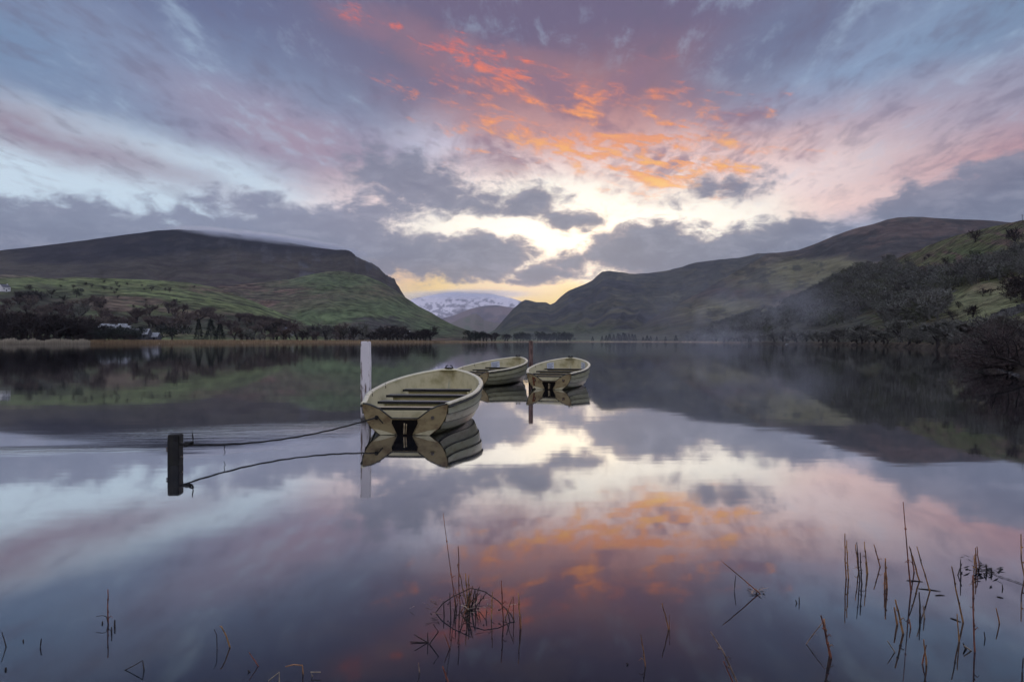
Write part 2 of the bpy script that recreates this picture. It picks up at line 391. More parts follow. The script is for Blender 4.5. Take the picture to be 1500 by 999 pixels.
LAYERS = {}
class Layer:
    """a hill: a crest line (photo directions) at its own true distance, falling to a foot nearer by"""
    def __init__(s, name, crest, rc, rf, p=1.3, rough=(0, 0), back=1.2, az=(AZ0, AZ1), seed=0, crag=0, spur=0, wl=None):
        s.name, s.p, s.rough, s.back, s.az, s.seed, s.crag, s.spur = name, p, rough, back, az, seed, crag, spur
        s.cx = az_of([c[0] for c in crest])
        s.ct = np.array([(CY-c[1])/F*math.cos(a) for c, a in zip(crest, s.cx)])
        s.rc, s.rf, s.wl = rc, rf, wl
        LAYERS[name] = s
    def fr(s, v, az):
        if v == 'shore': return shore_r(az)+4
        if isinstance(v, list): return np.interp(az, az_of([a for a, b in v]), [b for a, b in v])
        return np.full_like(az, float(v))
    def height(s, az, r):
        az = np.asarray(az, float); r = np.asarray(r, float)
        rc, rf = s.fr(s.rc, az), s.fr(s.rf, az)
        zc = CH+rc*np.interp(az, s.cx, s.ct)
        t = (r-rf)/(rc-rf)
        tt = np.clip(t, 0, 1)
        shp = tt**s.p*np.clip(r, 1, None)/rc
        X, Y = r*np.sin(az), r*np.cos(az)
        z = zc*shp
        wl = s.wl or (np.mean(rc)*.16)
        mid = np.clip(tt*(1-tt)*4, 0, 1)
        amp = np.clip(zc, 0, 1e9)*s.rough[0]
        z = z+fbm(X/wl, Y/wl, s.seed, 6)*amp*mid
        if s.spur:   # gullies and spurs running down the slope
            wq = fbm(X/wl, Y/wl, s.seed+31, 3)*.25
            g = 1-np.abs(fbm((az+wq*.25)*s.spur[0], np.log(r)*4+wq*3, s.seed+9, 3, .45))*4
            z = z+g*np.clip(zc, 0, 1e9)*s.spur[1]*mid*(.4+.6*tt)
        if s.crag:
            z = z+np.abs(fbm(az*260, az*0+3, s.seed+5, 4))*s.crag*sm(tt, .75, 1)*sm(az, -.26, -.22)
        z = z+fbm(X/(wl*.12), Y/(wl*.12), s.seed+20, 4)*amp*.10*np.clip(tt*4, 0, 1)
        bt = np.clip(t-1, 0, None)
        z = z-np.clip(zc, 0, 1e9)*(bt**1.3)*s.back
        return np.where(t < 0, -3.0, z)
    def build(s, paint, mat, naz, nr, name='hills'):
        az = np.linspace(s.az[0], s.az[1], naz)[:, None]; t = np.linspace(-.02, 1.5, nr)[None, :]
        rc, rf = s.fr(s.rc, az), s.fr(s.rf, az)
        r = rf+(rc-rf)*t; A = az+0*t
        z = s.height(A, r)
        z = np.where(t < 0, -3, z)
        X, Y = r*np.sin(A), r*np.cos(A)
        PX = CX+F*np.tan(A); PY = CY-F*(z-CH)/Y
        V = np.stack([X, Y, z], -1).reshape(-1, 3)
        idx = np.arange(naz*nr).reshape(naz, nr)
        Q = np.stack([idx[:-1, :-1], idx[1:, :-1], idx[1:, 1:], idx[:-1, 1:]], -1).reshape(-1, 4)
        col = paint(PX, PY, X, Y, z, t+0*A).reshape(-1, 3)
        o = link(name, np_mesh(name, V, Q, {'albedo': col}), mat, smooth=True)
        return tag(o, kind='structure')
    def locate(s, x, y):
        """where the ray through photo pixel x, y meets this hill"""
        a = math.atan((x-CX)/F); aa = np.array([a])
        rc, rf = float(s.fr(s.rc, aa)[0]), float(s.fr(s.rf, aa)[0])
        r = np.linspace(rf, rc*1.02, 500); z = s.height(np.full(500, a), r)
        py = CY-F*(z-CH)/(r*math.cos(a))
        k = np.where(py <= y)[0]
        i = int(k[0]) if len(k) else 499
        return Vector((r[i]*math.sin(a), r[i]*math.cos(a), float(z[i]))), float(r[i])

def C(*c): return np.array(lin(c))
def mixp(col, c, m): return col*(1-m[..., None])+np.array(c)*m[..., None]
def inpoly(PX, PY, poly):
    ins = np.zeros(PX.shape, bool); n = len(poly)
    for i in range(n):
        x1, y1 = poly[i]; x2, y2 = poly[(i+1) % n]
        if y1 == y2: continue
        c = ((y1 > PY) != (y2 > PY)) & (PX < (x2-x1)*(PY-y1)/(y2-y1)+x1); ins ^= c
    return ins.astype(float)
def ell(PX, PY, x, y, rx, ry, w=0):
    return np.clip(1.4-np.sqrt(((PX-x)/rx)**2+((PY-y)/ry)**2)*1.2+w, 0, 1)
GREEN, GREEN2, BRACKEN, MOOR, HEATH, STRAW, ROCK, WOODF = C(116, 128, 70), C(100, 106, 64), C(118, 92, 76), C(98, 92, 76), C(66, 60, 66), C(136, 128, 100), C(104, 100, 104), C(64, 60, 56)

def base_noise(X, Y, s, seed): return fbm(X/s, Y/s, seed, 6, .55)
def p_left(PX, PY, X, Y, z, t):
    n = base_noise(X, Y, 260, 1); n2 = base_noise(X, Y, 60, 2)
    c = mixp(np.ones(PX.shape+(3,))*C(54, 48, 56), C(42, 40, 50), sm(n, -.1, .15))
    c = mixp(c, C(80, 72, 66), sm(n2, .05, .2)*.4)
    low = sm(PY+n*50+np.abs(PX-210)*.05, 378, 396)
    c = mixp(c, C(96, 86, 72), low*.9)
    c = mixp(c, C(84, 70, 66), sm(fbm(X/300, Y/20, 4, 4), .05, .12)*low)
    cr = ell(PX, PY, 470, 395, 80, 26)+ell(PX, PY, 560, 405, 60, 30)+ell(PX, PY, 350, 370, 120, 30)*.5
    c = mixp(c, C(104, 102, 110), sm(n2+fbm(PX/9, PY/22, 8, 4), .05, .3)*np.clip(cr, 0, 1)*.7)
    return c*.72
def p_fields(PX, PY, X, Y, z, t):
    n = base_noise(X, Y, 90, 11); n2 = base_noise(X, Y, 22, 12); n3 = base_noise(X, Y, 9, 14)
    c = mixp(np.ones(PX.shape+(3,))*GREEN, GREEN2, sm(n, -.08, .12))
    c = mixp(c, C(120, 118, 74), sm(n2, .03, .2)*.5)
    c = mixp(c, BRACKEN, sm(n+ell(PX, PY, 190, 440, 60, 8)*.3+ell(PX, PY, 150, 452, 50, 7)*.3, .14, .26)*.8)
    wood = ell(PX+n*60, PY+n2*30, 40, 440, 110, 26)+ell(PX+n*60, PY+n2*20, 0, 475, 260, 26)+ell(PX, PY+n2*20, 300, 478, 190, 16)*1.2
    c = mixp(c, WOODF, np.clip(wood, 0, 1)*.8)
    c = mixp(c, C(120, 108, 90), sm(-PY+n*12, -408, -404))
    # field walls and hedges
    for a, b in (((85, 410), (300, 440)), ((160, 438), (330, 452)), ((300, 425), (430, 470)), ((215, 418), (400, 455)), ((90, 430), (250, 436)), ((240, 445), (420, 480))):
        d = np.abs((b[0]-a[0])*(a[1]-PY)-(a[0]-PX)*(b[1]-a[1]))/math.hypot(b[0]-a[0], b[1]-a[1])
        seg = (PX > a[0]) & (PX < b[0])
        c = mixp(c, C(60, 62, 46), np.clip(1.3-(d+n3*3), 0, 1)*seg*.8)
    return c
def p_spur(PX, PY, X, Y, z, t):
    n = base_noise(X, Y, 120, 21); n2 = base_noise(X, Y, 30, 22); n3 = fbm(X/60, Y/14, 24, 5)
    c = mixp(np.ones(PX.shape+(3,))*C(104, 98, 72), BRACKEN, sm(n2+n*.5, -.05, .12))
    c = mixp(c, C(70, 66, 58), sm(n3, .02, .16)*.75)
    g = ell(PX+n*60, PY+n2*30, 560, 455, 130, 26)+ell(PX+n*50, PY+n2*20, 495, 412, 95, 20)+ell(PX, PY+n2*20, 640, 482, 60, 14)+ell(PX, PY+n2*20, 450, 468, 70, 14)
    c = mixp(c, C(96, 114, 66), np.clip(g, 0, 1)*.85)
    c = mixp(c, C(72, 84, 52), sm(n2, .02, .14)*np.clip(g, 0, 1)*.5)
    c = mixp(c, C(72, 68, 70), np.clip(ell(PX+n*40, PY+n2*30, 555, 474, 60, 10), 0, 1)*.8)
    c = mixp(c, WOODF, np.clip(ell(PX+n*60, PY+n2*20, 450, 490, 260, 13), 0, 1)*.8)
    return c
def p_far(PX, PY, X, Y, z, t):
    n = base_noise(X, Y, 500, 31); n2 = base_noise(X, Y, 110, 32); n3 = fbm(PX/14, PY/7, 33, 5)
    c = mixp(np.ones(PX.shape+(3,))*C(82, 80, 68), C(72, 70, 72), sm(n, -.1, .12))
    c = mixp(c, C(100, 94, 72), sm(n2+sm(PY, 430, 480)*.06, .0, .16)*.8)
    c = mixp(c, C(60, 60, 60), sm(n3, .05, .2)*.6)
    c = mixp(c, C(96, 106, 70), sm(PY+n2*40, 474, 492)*.6)
    return c
def p_right(PX, PY, X, Y, z, t):
    n = base_noise(X, Y, 260, 41); n2 = base_noise(X, Y, 60, 42); n3 = fbm(PX/16, PY/7, 43, 5)
    c = mixp(np.ones(PX.shape+(3,))*C(94, 84, 74), C(76, 70, 68), sm(n, -.1, .12))
    c = mixp(c, C(104, 82, 72), sm(n2+ell(PX, PY, 1340, 335, 140, 12)*.4, .02, .2)*.8)
    g = ell(PX+n*40, PY+n2*20, 1170, 405, 130, 26)+ell(PX, PY+n2*20, 1210, 388, 70, 14)+ell(PX+n*30, PY, 1060, 455, 90, 22)
    c = mixp(c, C(126, 120, 80), np.clip(g, 0, 1)*.8)
    c = mixp(c, C(64, 64, 62), sm(n3+ell(PX, PY, 1110, 400, 45, 12)*.4, .08, .22)*.7)
    c = mixp(c, C(92, 98, 66), sm(PY+n2*40, 462, 490)*.5)
    return c
def p_near(PX, PY, X, Y, z, t):
    n = base_noise(X, Y, 70, 51); n2 = base_noise(X, Y, 18, 52); n3 = fbm(PX/22, PY/5-PX/60, 53, 5); n4 = base_noise(X, Y, 5, 55)
    c = mixp(np.ones(PX.shape+(3,))*C(96, 98, 56), C(104, 92, 62), sm(n2, -.05, .12))
    c = mixp(c, C(84, 104, 52), np.clip(ell(PX+n*50, PY+n2*20, 1430, 372, 60, 14)+ell(PX, PY+n2*20, 1340, 440, 60, 20)*.5, 0, 1)*.7)
    c = mixp(c, C(104, 76, 68), sm(n3+ell(PX, PY, 1420, 392, 110, 14)*.35-ell(PX, PY, 1420, 450, 120, 34)*.4, .08, .2)*.85)
    c = mixp(c, C(58, 56, 44), sm(n4+n3*.4, .1, .24)*.7)
    c = mixp(c, C(132, 134, 84), np.clip(ell(PX+n*40, PY+n2*16, 1430, 445, 110, 36), 0, 1)*.75)
    c = mixp(c, C(130, 104, 74), np.clip(ell(PX+n*20, PY+n2*10, 1440, 422, 26, 8), 0, 1)*.5)
    c = mixp(c, C(72, 72, 62), sm(-PX+n*120+(PY-400)*.6, -1290, -1200)*.8)
    return c
def p_snow(PX, PY, X, Y, z, t):
    n = fbm(PX/14, PY/6, 61, 6, .6); n2 = fbm(PX/40, PY/14, 62, 5)
    c = np.ones(PX.shape+(3,))*C(226, 218, 220)
    n = fbm(PX/7, PY/4, 61, 6, .65)
    c = mixp(c, C(108, 102, 114), sm(n+sm(PY, 432, 462)*.08, .03, .13)*.75*sm(PY, 431, 441))
    c = mixp(c, C(120, 112, 118), sm(PY+n2*40, 456, 470))
    return c
def p_lilac(PX, PY, X, Y, z, t):
    n = fbm(PX/20, PY/8, 71, 5)
    return mixp(np.ones(PX.shape+(3,))*C(122, 106, 104), C(98, 90, 94), sm(n, -.05, .15))
def p_pyr(PX, PY, X, Y, z, t):
    n = fbm(PX/14, PY/8, 72, 5)
    return mixp(np.ones(PX.shape+(3,))*C(108, 98, 88), C(90, 94, 74), sm(n+(PY-480)*.01, -.05, .15))

def build_hills():
    X0, X1 = -900, 2500
    Layer('snow', [(X0, 520), (560, 470), (590, 447), (606, 437), (640, 431), (662, 428), (690, 430), (720, 431), (750, 437), (775, 445), (800, 452), (850, 470), (1000, 500), (X1, 520)], 9200, 6500, 1.0, (.10, 0), spur=(60, .07), az=(-.4, .4), seed=3)
    Layer('lilac', [(X0, 520), (590, 500), (610, 476), (640, 468), (665, 462), (690, 452), (710, 448), (727, 447), (745, 450), (770, 452), (830, 460), (1000, 500), (X1, 520)], 7000, 5200, 1.0, (.06, 0), spur=(50, .05), az=(-.35, .35), seed=4)
    Layer('pyramid', [(X0, 520), (630, 500), (655, 476), (676, 466), (690, 461), (697, 459), (703, 463), (709, 469), (722, 472), (740, 474), (800, 480), (900, 500), (X1, 520)], 5600, 4300, 1.1, (.06, 0), spur=(50, .05), az=(-.3, .3), seed=5)
    Layer('far', [(X0, 520), (660, 520), (700, 498), (725, 483), (740, 466), (752, 452), (764, 442), (770, 439), (776, 440), (786, 443), (800, 443), (806, 446), (813, 443), (820, 436), (833, 426), (848, 420), (860, 415), (868, 411), (875, 404), (882, 398), (892, 397), (905, 399), (930, 401), (950, 400), (965, 398), (975, 397), (1000, 391), (1010, 387), (1022, 384), (1040, 382), (1060, 380), (1080, 378), (1110, 371), (1150, 370), (1300, 375), (1700, 400), (X1, 420)],
          [(X0, 4600), (760, 4300), (880, 4600), (X1, 5000)], [(X0, 1800), (800, 1500), (1100, 1500), (X1, 1600)], 1.15, (.22, 0), spur=(26, .07), az=(-.15, .75), seed=6)
    Layer('right', [(X0, 520), (840, 512), (870, 503), (900, 494), (920, 486), (940, 476), (960, 464), (980, 453), (1010, 437), (1030, 426), (1050, 414), (1064, 406), (1075, 399), (1090, 391), (1100, 385), (1112, 379), (1122, 373), (1135, 371), (1150, 369), (1170, 366), (1185, 361), (1200, 355), (1220, 346), (1240, 339), (1260, 333), (1280, 328), (1300, 322), (1315, 319), (1335, 318), (1360, 319), (1400, 321), (1440, 322), (1480, 326), (1600, 336), (X1, 420)],
          [(X0, 1700), (900, 1800), (1100, 2500), (X1, 2700)], [(X0, 900), (900, 900), (1100, 900), (1500, 900), (X1, 900)], 1.0, (.10, 0), spur=(22, .05), az=(.05, .85), seed=7)
    Layer('near', [(X0, 520), (930, 506), (960, 500), (1000, 493), (1040, 482), (1080, 468), (1120, 455), (1160, 442), (1200, 424), (1230, 406), (1260, 393), (1290, 384), (1312, 379), (1340, 368), (1370, 356), (1400, 345), (1430, 338), (1460, 331), (1500, 322), (1600, 300), (1800, 262), (X1, 200)],
          [(X0, 1100), (1000, 1150), (1200, 900), (1400, 640), (1500, 560), (X1, 500)], 'shore', 1.0, (.10, 0), spur=(12, .05), az=(.12, AZ1), seed=8, wl=120)
    Layer('left', [(X0, 420), (-300, 400), (-100, 376), (0, 367), (60, 360), (125, 352), (190, 343), (230, 338), (262, 336), (300, 338), (340, 342), (380, 348), (420, 355), (460, 362), (490, 366), (506, 366), (514, 369), (522, 376), (532, 381), (545, 386), (556, 393), (562, 401), (570, 406), (577, 408), (581, 417), (587, 425), (591, 433), (600, 445), (640, 480), (680, 515), (X1, 540)],
          [(X0, 3000), (300, 3100), (560, 2700), (X1, 2600)], [(X0, 1450), (0, 1500), (560, 1950), (X1, 2000)], .9, (.06, 0), spur=(16, .045), crag=14, az=(AZ0, -.05), seed=9)
    Layer('spur', [(X0, 450), (100, 440), (200, 432), (300, 421), (350, 417), (400, 412), (430, 408), (455, 402), (480, 398), (497, 397), (515, 400), (535, 404), (560, 414), (580, 426), (597, 438), (612, 448), (630, 457), (648, 468), (664, 476), (680, 482), (695, 488), (715, 494), (740, 500), (790, 510), (X1, 530)],
          [(X0, 1500), (300, 1500), (500, 1750), (600, 1650), (700, 1500), (X1, 1500)], [(X0, 700), (400, 700), (700, 800), (X1, 900)], 1.15, (.20, 0), spur=(16, .06), az=(AZ0, .1), seed=10)
    Layer('fields', [(X0, 390), (-200, 396), (0, 402), (40, 404), (80, 409), (110, 406), (160, 408), (220, 410), (280, 414), (310, 420), (340, 430), (370, 441), (400, 454), (430, 467), (470, 483), (520, 499), (600, 510), (X1, 520)],
          [(X0, 1050), (0, 1100), (300, 1150), (500, 1000), (X1, 900)], [(X0, 420), (0, 430), (300, 520), (500, 640), (X1, 640)], 1.05, (.14, 0), spur=(10, .03), az=(AZ0, -.1), seed=12)
    hm = {k: hill_mat('hillside_'+k, a, b, b=.6, bd=d, amp=.5 if k == 'far' else .85, sat=.8) for k, a, b, d in (('far', .02, .002, 12), ('mid', .05, .006, 6), ('near', .18, .02, 1.6))}
    snow, nt, b = new_mat('snow_and_rock'); at = nt.nodes.new('ShaderNodeAttribute'); at.attribute_name = 'albedo'
    nt.links.new(at.outputs['Color'], b.inputs['Base Color']); b.inputs['Roughness'].default_value = .9
    L = LAYERS
    L['snow'].build(p_snow, snow, 700, 150, 'mountain'); L['lilac'].build(p_lilac, snow, 500, 80, 'mountain'); L['pyramid'].build(p_pyr, snow, 400, 80, 'mountain')
    L['far'].build(p_far, hm['far'], 900, 220, 'mountain'); L['right'].build(p_right, hm['far'], 900, 220, 'mountain')
    L['left'].build(p_left, hm['far'], 1000, 200, 'mountain')
    L['spur'].build(p_spur, hm['mid'], 1000, 220, 'hill'); L['fields'].build(p_fields, hm['mid'], 1000, 220, 'hill')
    L['near'].build(p_near, hm['near'], 1000, 360, 'hill')
    # the valley floor: low meadow from the shoreline back under the hills
    az = np.linspace(-1.25, 1.25, 900)[:, None]; t = np.linspace(0, 1, 60)[None, :]**2
    r0 = shore_r(az); r = r0-1+t*(4200-r0); A = az+0*t
    z = -.25+1.2*sm(r-r0, 0, 6)+sm(r-r0, 60, 900)*3.0
    X, Y = r*np.sin(A), r*np.cos(A)
    V = np.stack([X, Y, z], -1).reshape(-1, 3); idx = np.arange(900*60).reshape(900, 60)
    Q = np.stack([idx[:-1, :-1], idx[1:, :-1], idx[1:, 1:], idx[:-1, 1:]], -1).reshape(-1, 4)
    d = r-r0; n = fbm(X/40, Y/40, 91, 5)
    c = mixp(np.ones(X.shape+(3,))*C(112, 122, 72), C(128, 118, 76), sm(n, -.05, .12))
    c = mixp(c, C(156, 128, 94), 1-sm(d+n*60, 10, 36))
    c = mixp(c, C(70, 62, 52), sm(A, .28, .34)*(1-sm(d, 0, 25)))
    tag(link('meadow', np_mesh('meadow', V, Q, {'albedo': c.reshape(-1, 3)}), hm['near'], smooth=True), kind='structure')
build_hills()
def build_sky_block_bank():
    # unseen bank added behind the camera to block low sky and darken the transoms
    a = np.linspace(math.radians(100), math.radians(260), 161)[:, None]; u = np.linspace(0, 1, 40)[None, :]
    r = 5+u*u*260; A = a+0*u
    X, Y = r*np.sin(A), r*np.cos(A)
    z = -.4+sm(u, 0, .12)*1.3+sm(u, .1, 1)*46*(.85+.4*fbm(X/60, Y/60, 3, 4))*np.sin((A-math.radians(100))/math.radians(160)*math.pi)**.25
    idx = np.arange(161*40).reshape(161, 40); Q = np.stack([idx[:-1, :-1], idx[1:, :-1], idx[1:, 1:], idx[:-1, 1:]], -1).reshape(-1, 4)
    n = fbm(X/14, Y/14, 6, 5); c = mixp(np.ones(X.shape+(3,))*C(92, 96, 60), C(84, 70, 56), sm(n, -.05, .1))
    tag(link('sky_block_bank', np_mesh('sky_block_bank', np.stack([X, Y, z], -1).reshape(-1, 3), Q, {'albedo': c.reshape(-1, 3)}), bpy.data.materials['hillside_near'], smooth=True), kind='structure')
build_sky_block_bank()

# ------------------------------------------------------------------ rowing boats
M = {}
M['glass_fibre_in'] = simple('weathered_cream_fibreglass', (204, 195, 158), (160, 152, 112), 3.2, .5, .05, .004, lo=.42, hi=.72)
M['glass_fibre_out'] = simple('cream_green_hull_side', (170, 168, 136), (140, 132, 96), 3.5, .30, .04, .004, (1, 1, 3), lo=.45, hi=.75, waterline_dark=.05)
M['lap_shade'] = simple('painted_lap_shade', (104, 102, 82), (84, 80, 60), 6, .6, 0)  # dark colour painted along the plank laps, standing in for their shade
M['gunwale'] = simple('pale_gunwale', (222, 214, 182), (184, 176, 134), 5, .32, .05, .003, lo=.5, hi=.75)
M['rubber'] = simple('dark_rubbing_strip', (30, 32, 28), (52, 50, 40), 9, .5, .2, .003)
M['transom'] = simple('stained_transom', (150, 134, 94), (100, 78, 48), 4, .4, .08, .004, (1, 1, 1.6), lo=.42, hi=.68, waterline_dark=.035)
M['pad'] = simple('black_motor_pad', (6, 5, 5), (18, 12, 8), 12, .85, .2, .004, spec=.15)
M['seat'] = simple('slate_grey_bench_top', (98, 100, 100), (70, 70, 68), 7, .38, .12, .003, (.4, 3, 1))
M['seat_pale'] = simple('worn_pale_bench', (196, 178, 140), (140, 122, 88), 7, .5, .15, .003, (.4, 3, 1))
M['seat_edge'] = simple('black_bench_edge', (14, 15, 15), (26, 26, 24), 7, .45, .1, .002)
M['metal'] = simple('dull_grey_steel', (120, 118, 112), (92, 70, 50), 20, .4, .1, .002)
M['metal'].node_tree.nodes['Principled BSDF'].inputs['Metallic'].default_value = .8
M['rope'] = simple('old_dark_rope', (44, 42, 38), (24, 24, 24), 60, .95, .6, .004)
M['paper'] = simple('laminated_notice', (206, 212, 222), (190, 196, 210), 10, .35, 0)
M['ink'] = simple('grey_print', (112, 118, 134), (96, 100, 116), 30, .6, 0)
M['rust'] = simple('rust_stain', (104, 54, 24), (70, 36, 18), 30, .8, .1, .002)

BL_ = 3.65
def b_gun(t):
    if t < .40:
        u = t/.40; u = u*u*(3-2*u)*.45+u*.55
        return .57+(.80-.57)*(1-(1-u)**1.6)
    return .80*max(0, 1-((t-.40)/.60)**2.5)**.80
def b_sheer(t): return .41+.30*t**1.35+.03*max(0, t-.7)
def b_keel(t): return -.12+.07*max(0, 1-t/.2)**2 if t < .84 else -.12+(b_sheer(1)+.10)*((t-.84)/.16)**2.6
def b_sec(t, q, off=0.0):
    """half section: q 0 at keel .. 1 at gunwale"""
    ph = q*math.pi/2; b, s_, k = b_gun(t), b_sheer(t), b_keel(t)
    u = min(1, t/.45); e = .74-.20*u*u*(3-2*u)
    x = b*math.sin(ph)**e if q > 0 else 0
    return max(0, x-off), k+(s_-k)*(1-math.cos(ph))
def boat_shell():
    mb = MB(); N = 44
    qs = []      # (q, outward step): clinker lands
    laps = [0, .30, .50, .67, .82, 1.0]
    for a, b in zip(laps[:-1], laps[1:]):
        for u in (0, .07, .35, .68, 1): qs.append((a+(b-a)*u, .020*(1-u) if a > 0 else 0))
    ts = [1-(1-i/N)**1.35 for i in range(N+1)]
    for side in (-1, 1):
        base = len(mb.v)
        for t in ts:
            for q, st in qs:
                x, z = b_sec(t, q); fade = min(1, b_gun(t)/.15)
                mb.v.append((side*(x+st*fade), t*BL_, z-st*.25))
        n = len(qs)
        for i in range(N):
            for j in range(n-1):
                f = (base+i*n+j, base+(i+1)*n+j, base+(i+1)*n+j+1, base+i*n+j+1)
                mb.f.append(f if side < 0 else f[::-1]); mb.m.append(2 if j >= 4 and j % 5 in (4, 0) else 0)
    # inner skin, down to the sole
    nq = 12
    for side in (-1, 1):
        base = len(mb.v)
        for t in ts:
            for j in range(nq+1):
                q = 1-j/nq; x, z = b_sec(t, q, .035); z = max(z, .03+.06*t)
                mb.v.append((side*x, min(t*BL_, BL_-.05), z-.006))
        for i in range(N):
            for j in range(nq):
                f = (base+i*(nq+1)+j, base+(i+1)*(nq+1)+j, base+(i+1)*(nq+1)+j+1, base+i*(nq+1)+j+1)
                mb.f.append(f if side < 0 else f[::-1]); mb.m.append(1)
    return mb
def make_boat(label):
    root = tag(empty('rowing_boat'), label, 'rowing boat', 'rowing boats moored on the lake')
    hull = boat_shell().build('hull', [M['glass_fibre_out'], M['glass_fibre_in'], M['lap_shade']], root, smooth=True)
    md = hull.modifiers.new('edge', 'EDGE_SPLIT'); md.split_angle = math.radians(28)
    # sole
    mb = MB(); prev = None
    for i in range(21):
        t = .01+i/20*.86; q = .40; x = max(.02, b_sec(t, q, .02)[0]); z = .035+.06*t
        cur = ((-x, t*BL_, z), (x, t*BL_, z))
        if prev: mb.face((prev[0], prev[1], cur[1], cur[0]))
        prev = cur
    for k in (-.16, 0, .16): mb.box((k, 1.35, .075), (.05, 2.2, .03))
    mb.build('floor', M['glass_fibre_in'], root)
    # gunwale, rounded, and its dark rubbing strip
    N = 60; path = []
    for i in range(-N, N+1):
        t = 1-abs(i)/N; t = 1-(1-t)**1.3 if t < 1 else 1
        path.append(((-1 if i < 0 else 1)*(b_gun(t)-.008), t*BL_+(.02 if i == 0 else 0), b_sheer(t)+.004))
    mb = MB(); mb.tube(path, .036, 10, 0, True, .62); mb.build('gunwale', M['gunwale'], root, True)
    mb = MB(); mb.tube([(x*1.0+math.copysign(.026, x) if abs(x) > .02 else x, y+(.02 if abs(x) < .3 else 0), z-.034) for x, y, z in path], .015, 6); mb.build('rubbing_strip', M['rubber'], root, True)
    # transom with its cut-out for the outboard
    prof = [(.565, .405), (.50, .395), (.43, .372), (.37, .345), (.335, .335), (.30, .31), (.175, .215), (0, .215)]
    low = [b_sec(0, q) for q in (.05, .2, .35, .5, .62, .74, .86, .95)]
    outl = [(-x, z) for x, z in reversed(prof)][:0]
    right = prof[::-1]                                   # centre -> right corner
    side = [(x, z) for x, z in reversed(low)]
    pr = right+side
    mb = MB()
    bm = bmesh.new()
    for y0, y1, dirn in ((-.012, .034, 1),):
        pts = pr+[(-x, z) for x, z in reversed(pr) if x > 1e-4]
        fr = [bm.verts.new((x, y0, z)) for x, z in pts]; bk = [bm.verts.new((x, y1, z)) for x, z in pts]
        bm.faces.new(fr[::-1]); bm.faces.new(bk)
        for i in range(len(pts)):
            j = (i+1) % len(pts); bm.faces.new((fr[i], fr[j], bk[j], bk[i]))
    bmesh.ops.triangulate(bm, faces=[f for f in bm.faces if len(f.verts) > 4]); bmesh.ops.recalc_face_normals(bm, faces=bm.faces)
    me = bpy.data.meshes.new('transom'); bm.to_mesh(me); bm.free(); tr = link('transom', me, M['transom'], root)
    # moulded chine patches low on each side, and the dark capping along the top edge
    for sgn in (-1, 1):
        mb = MB(); mb.tube([(sgn*x, .010, z+.006) for x, z in prof[:5]], .020, 7, 0, True, .8); mb.tube([(sgn*x, -.004, z+.003) for x, z in prof[4:7]], .012, 6)
        mb.build('transom_capping', M['rubber'], tr, True)
    mb = MB(); mb.tube([(-.175, -.004, .219), (.175, -.004, .219)], .012, 6); mb.build('transom_capping', M['rubber'], tr, True)
    for sgn in (-1, 1):        # paler moulded corner low on each side
        mb = MB(); q = [(sgn*.425, .085), (sgn*.30, .060), (sgn*.13, .012), (sgn*.33, .004)]
        mb.face([(x, -.0145, z) for x, z in (q if sgn < 0 else q[::-1])]); mb.build('chine_moulding', M['glass_fibre_in'], tr)
    mb = MB()
    P = [(-.165, .205), (.165, .205), (.172, .16), (.095, .0), (-.095, .0), (-.172, .16)]
    mb.face([(x, -.032, z) for x, z in P])
    for i in range(6):
        a, b = P[i], P[(i+1) % 6]; mb.face([(b[0], -.032, b[1]), (a[0], -.032, a[1]), (a[0], -.011, a[1]), (b[0], -.011, b[1])])
    mb.build('motor_pad', M['pad'], root)
    mb = MB(); mb.tube([(.0, -.038, .16), (-.006, -.038, .02)], .008, 6); mb.tube([(.028, -.038, .15), (.02, -.038, .02)], .006, 6)
    mb.build('drain_pipe', M['seat_pale'], root)
    for sgn in (-1, 1):
        mb = MB(); x, z = sgn*.37, .235
        mb.tube([(x, -.010, z), (x, -.024, z)], .022, 10); mb.tube([(x+.016*math.cos(a), -.034, z+.016*math.sin(a)) for a in [k*math.pi/5 for k in range(11)]], .005, 5)
        mb.build('eye_bolt', M['metal'], tr)
    # stern locker front, benches on boxes
    mb = MB(); mb.box((0, .20, .20), (.74, .03, .20)); mb.build('stern_locker', M['glass_fibre_in'], root)
    for k, (t, z, hw, dep, mat) in enumerate(((.095, .325, .46, .20, 'seat_pale'), (.27, .350, .60, .22, 'seat'), (.47, .385, .66, .24, 'seat'), (.66, .425, .56, .24, 'seat'))):
        y = t*BL_
        mb = MB(); mb.box((0, y, z), (hw*2, dep, .024)); st = mb.build('bench', M[mat], root)
        mb = MB(); mb.box((0, y-dep/2-.008, z-.003), (hw*2+.004, .014, .036)); mb.build('bench_edge', M['seat_edge'], st)
        if k: 
            mb = MB(); mb.box((0, y+.02, (z-.02+.05)/2), (hw*1.72, dep*.7, z-.07)); mb.build('bench_box', M['glass_fibre_in'], st)
    # rowlocks and bow fairlead
    for sgn in (-1, 1):
        for t in (.30, .52):
            x, z = b_gun(t), b_sheer(t); mb = MB()
            mb.tube([(sgn*(x-.035), t*BL_, z-.05), (sgn*(x-.03), t*BL_, z+.025)], .012, 6)
            mb.build('rowlock_socket', M['metal'], root)
    mb = MB(); zb = b_sheer(1)+.028
    mb.box((0, BL_-.06, zb), (.16, .06, .014)); mb.tube([(-.06, BL_-.06, zb), (-.055, BL_-.06, zb+.035), (-.02, BL_-.06, zb+.04)], .012, 6); mb.tube([(.06, BL_-.06, zb), (.055, BL_-.06, zb+.035), (.02, BL_-.06, zb+.04)], .012, 6)
    mb.build('bow_fairlead', M['seat_edge'], root)
    mb = MB(); y0 = BL_*.955
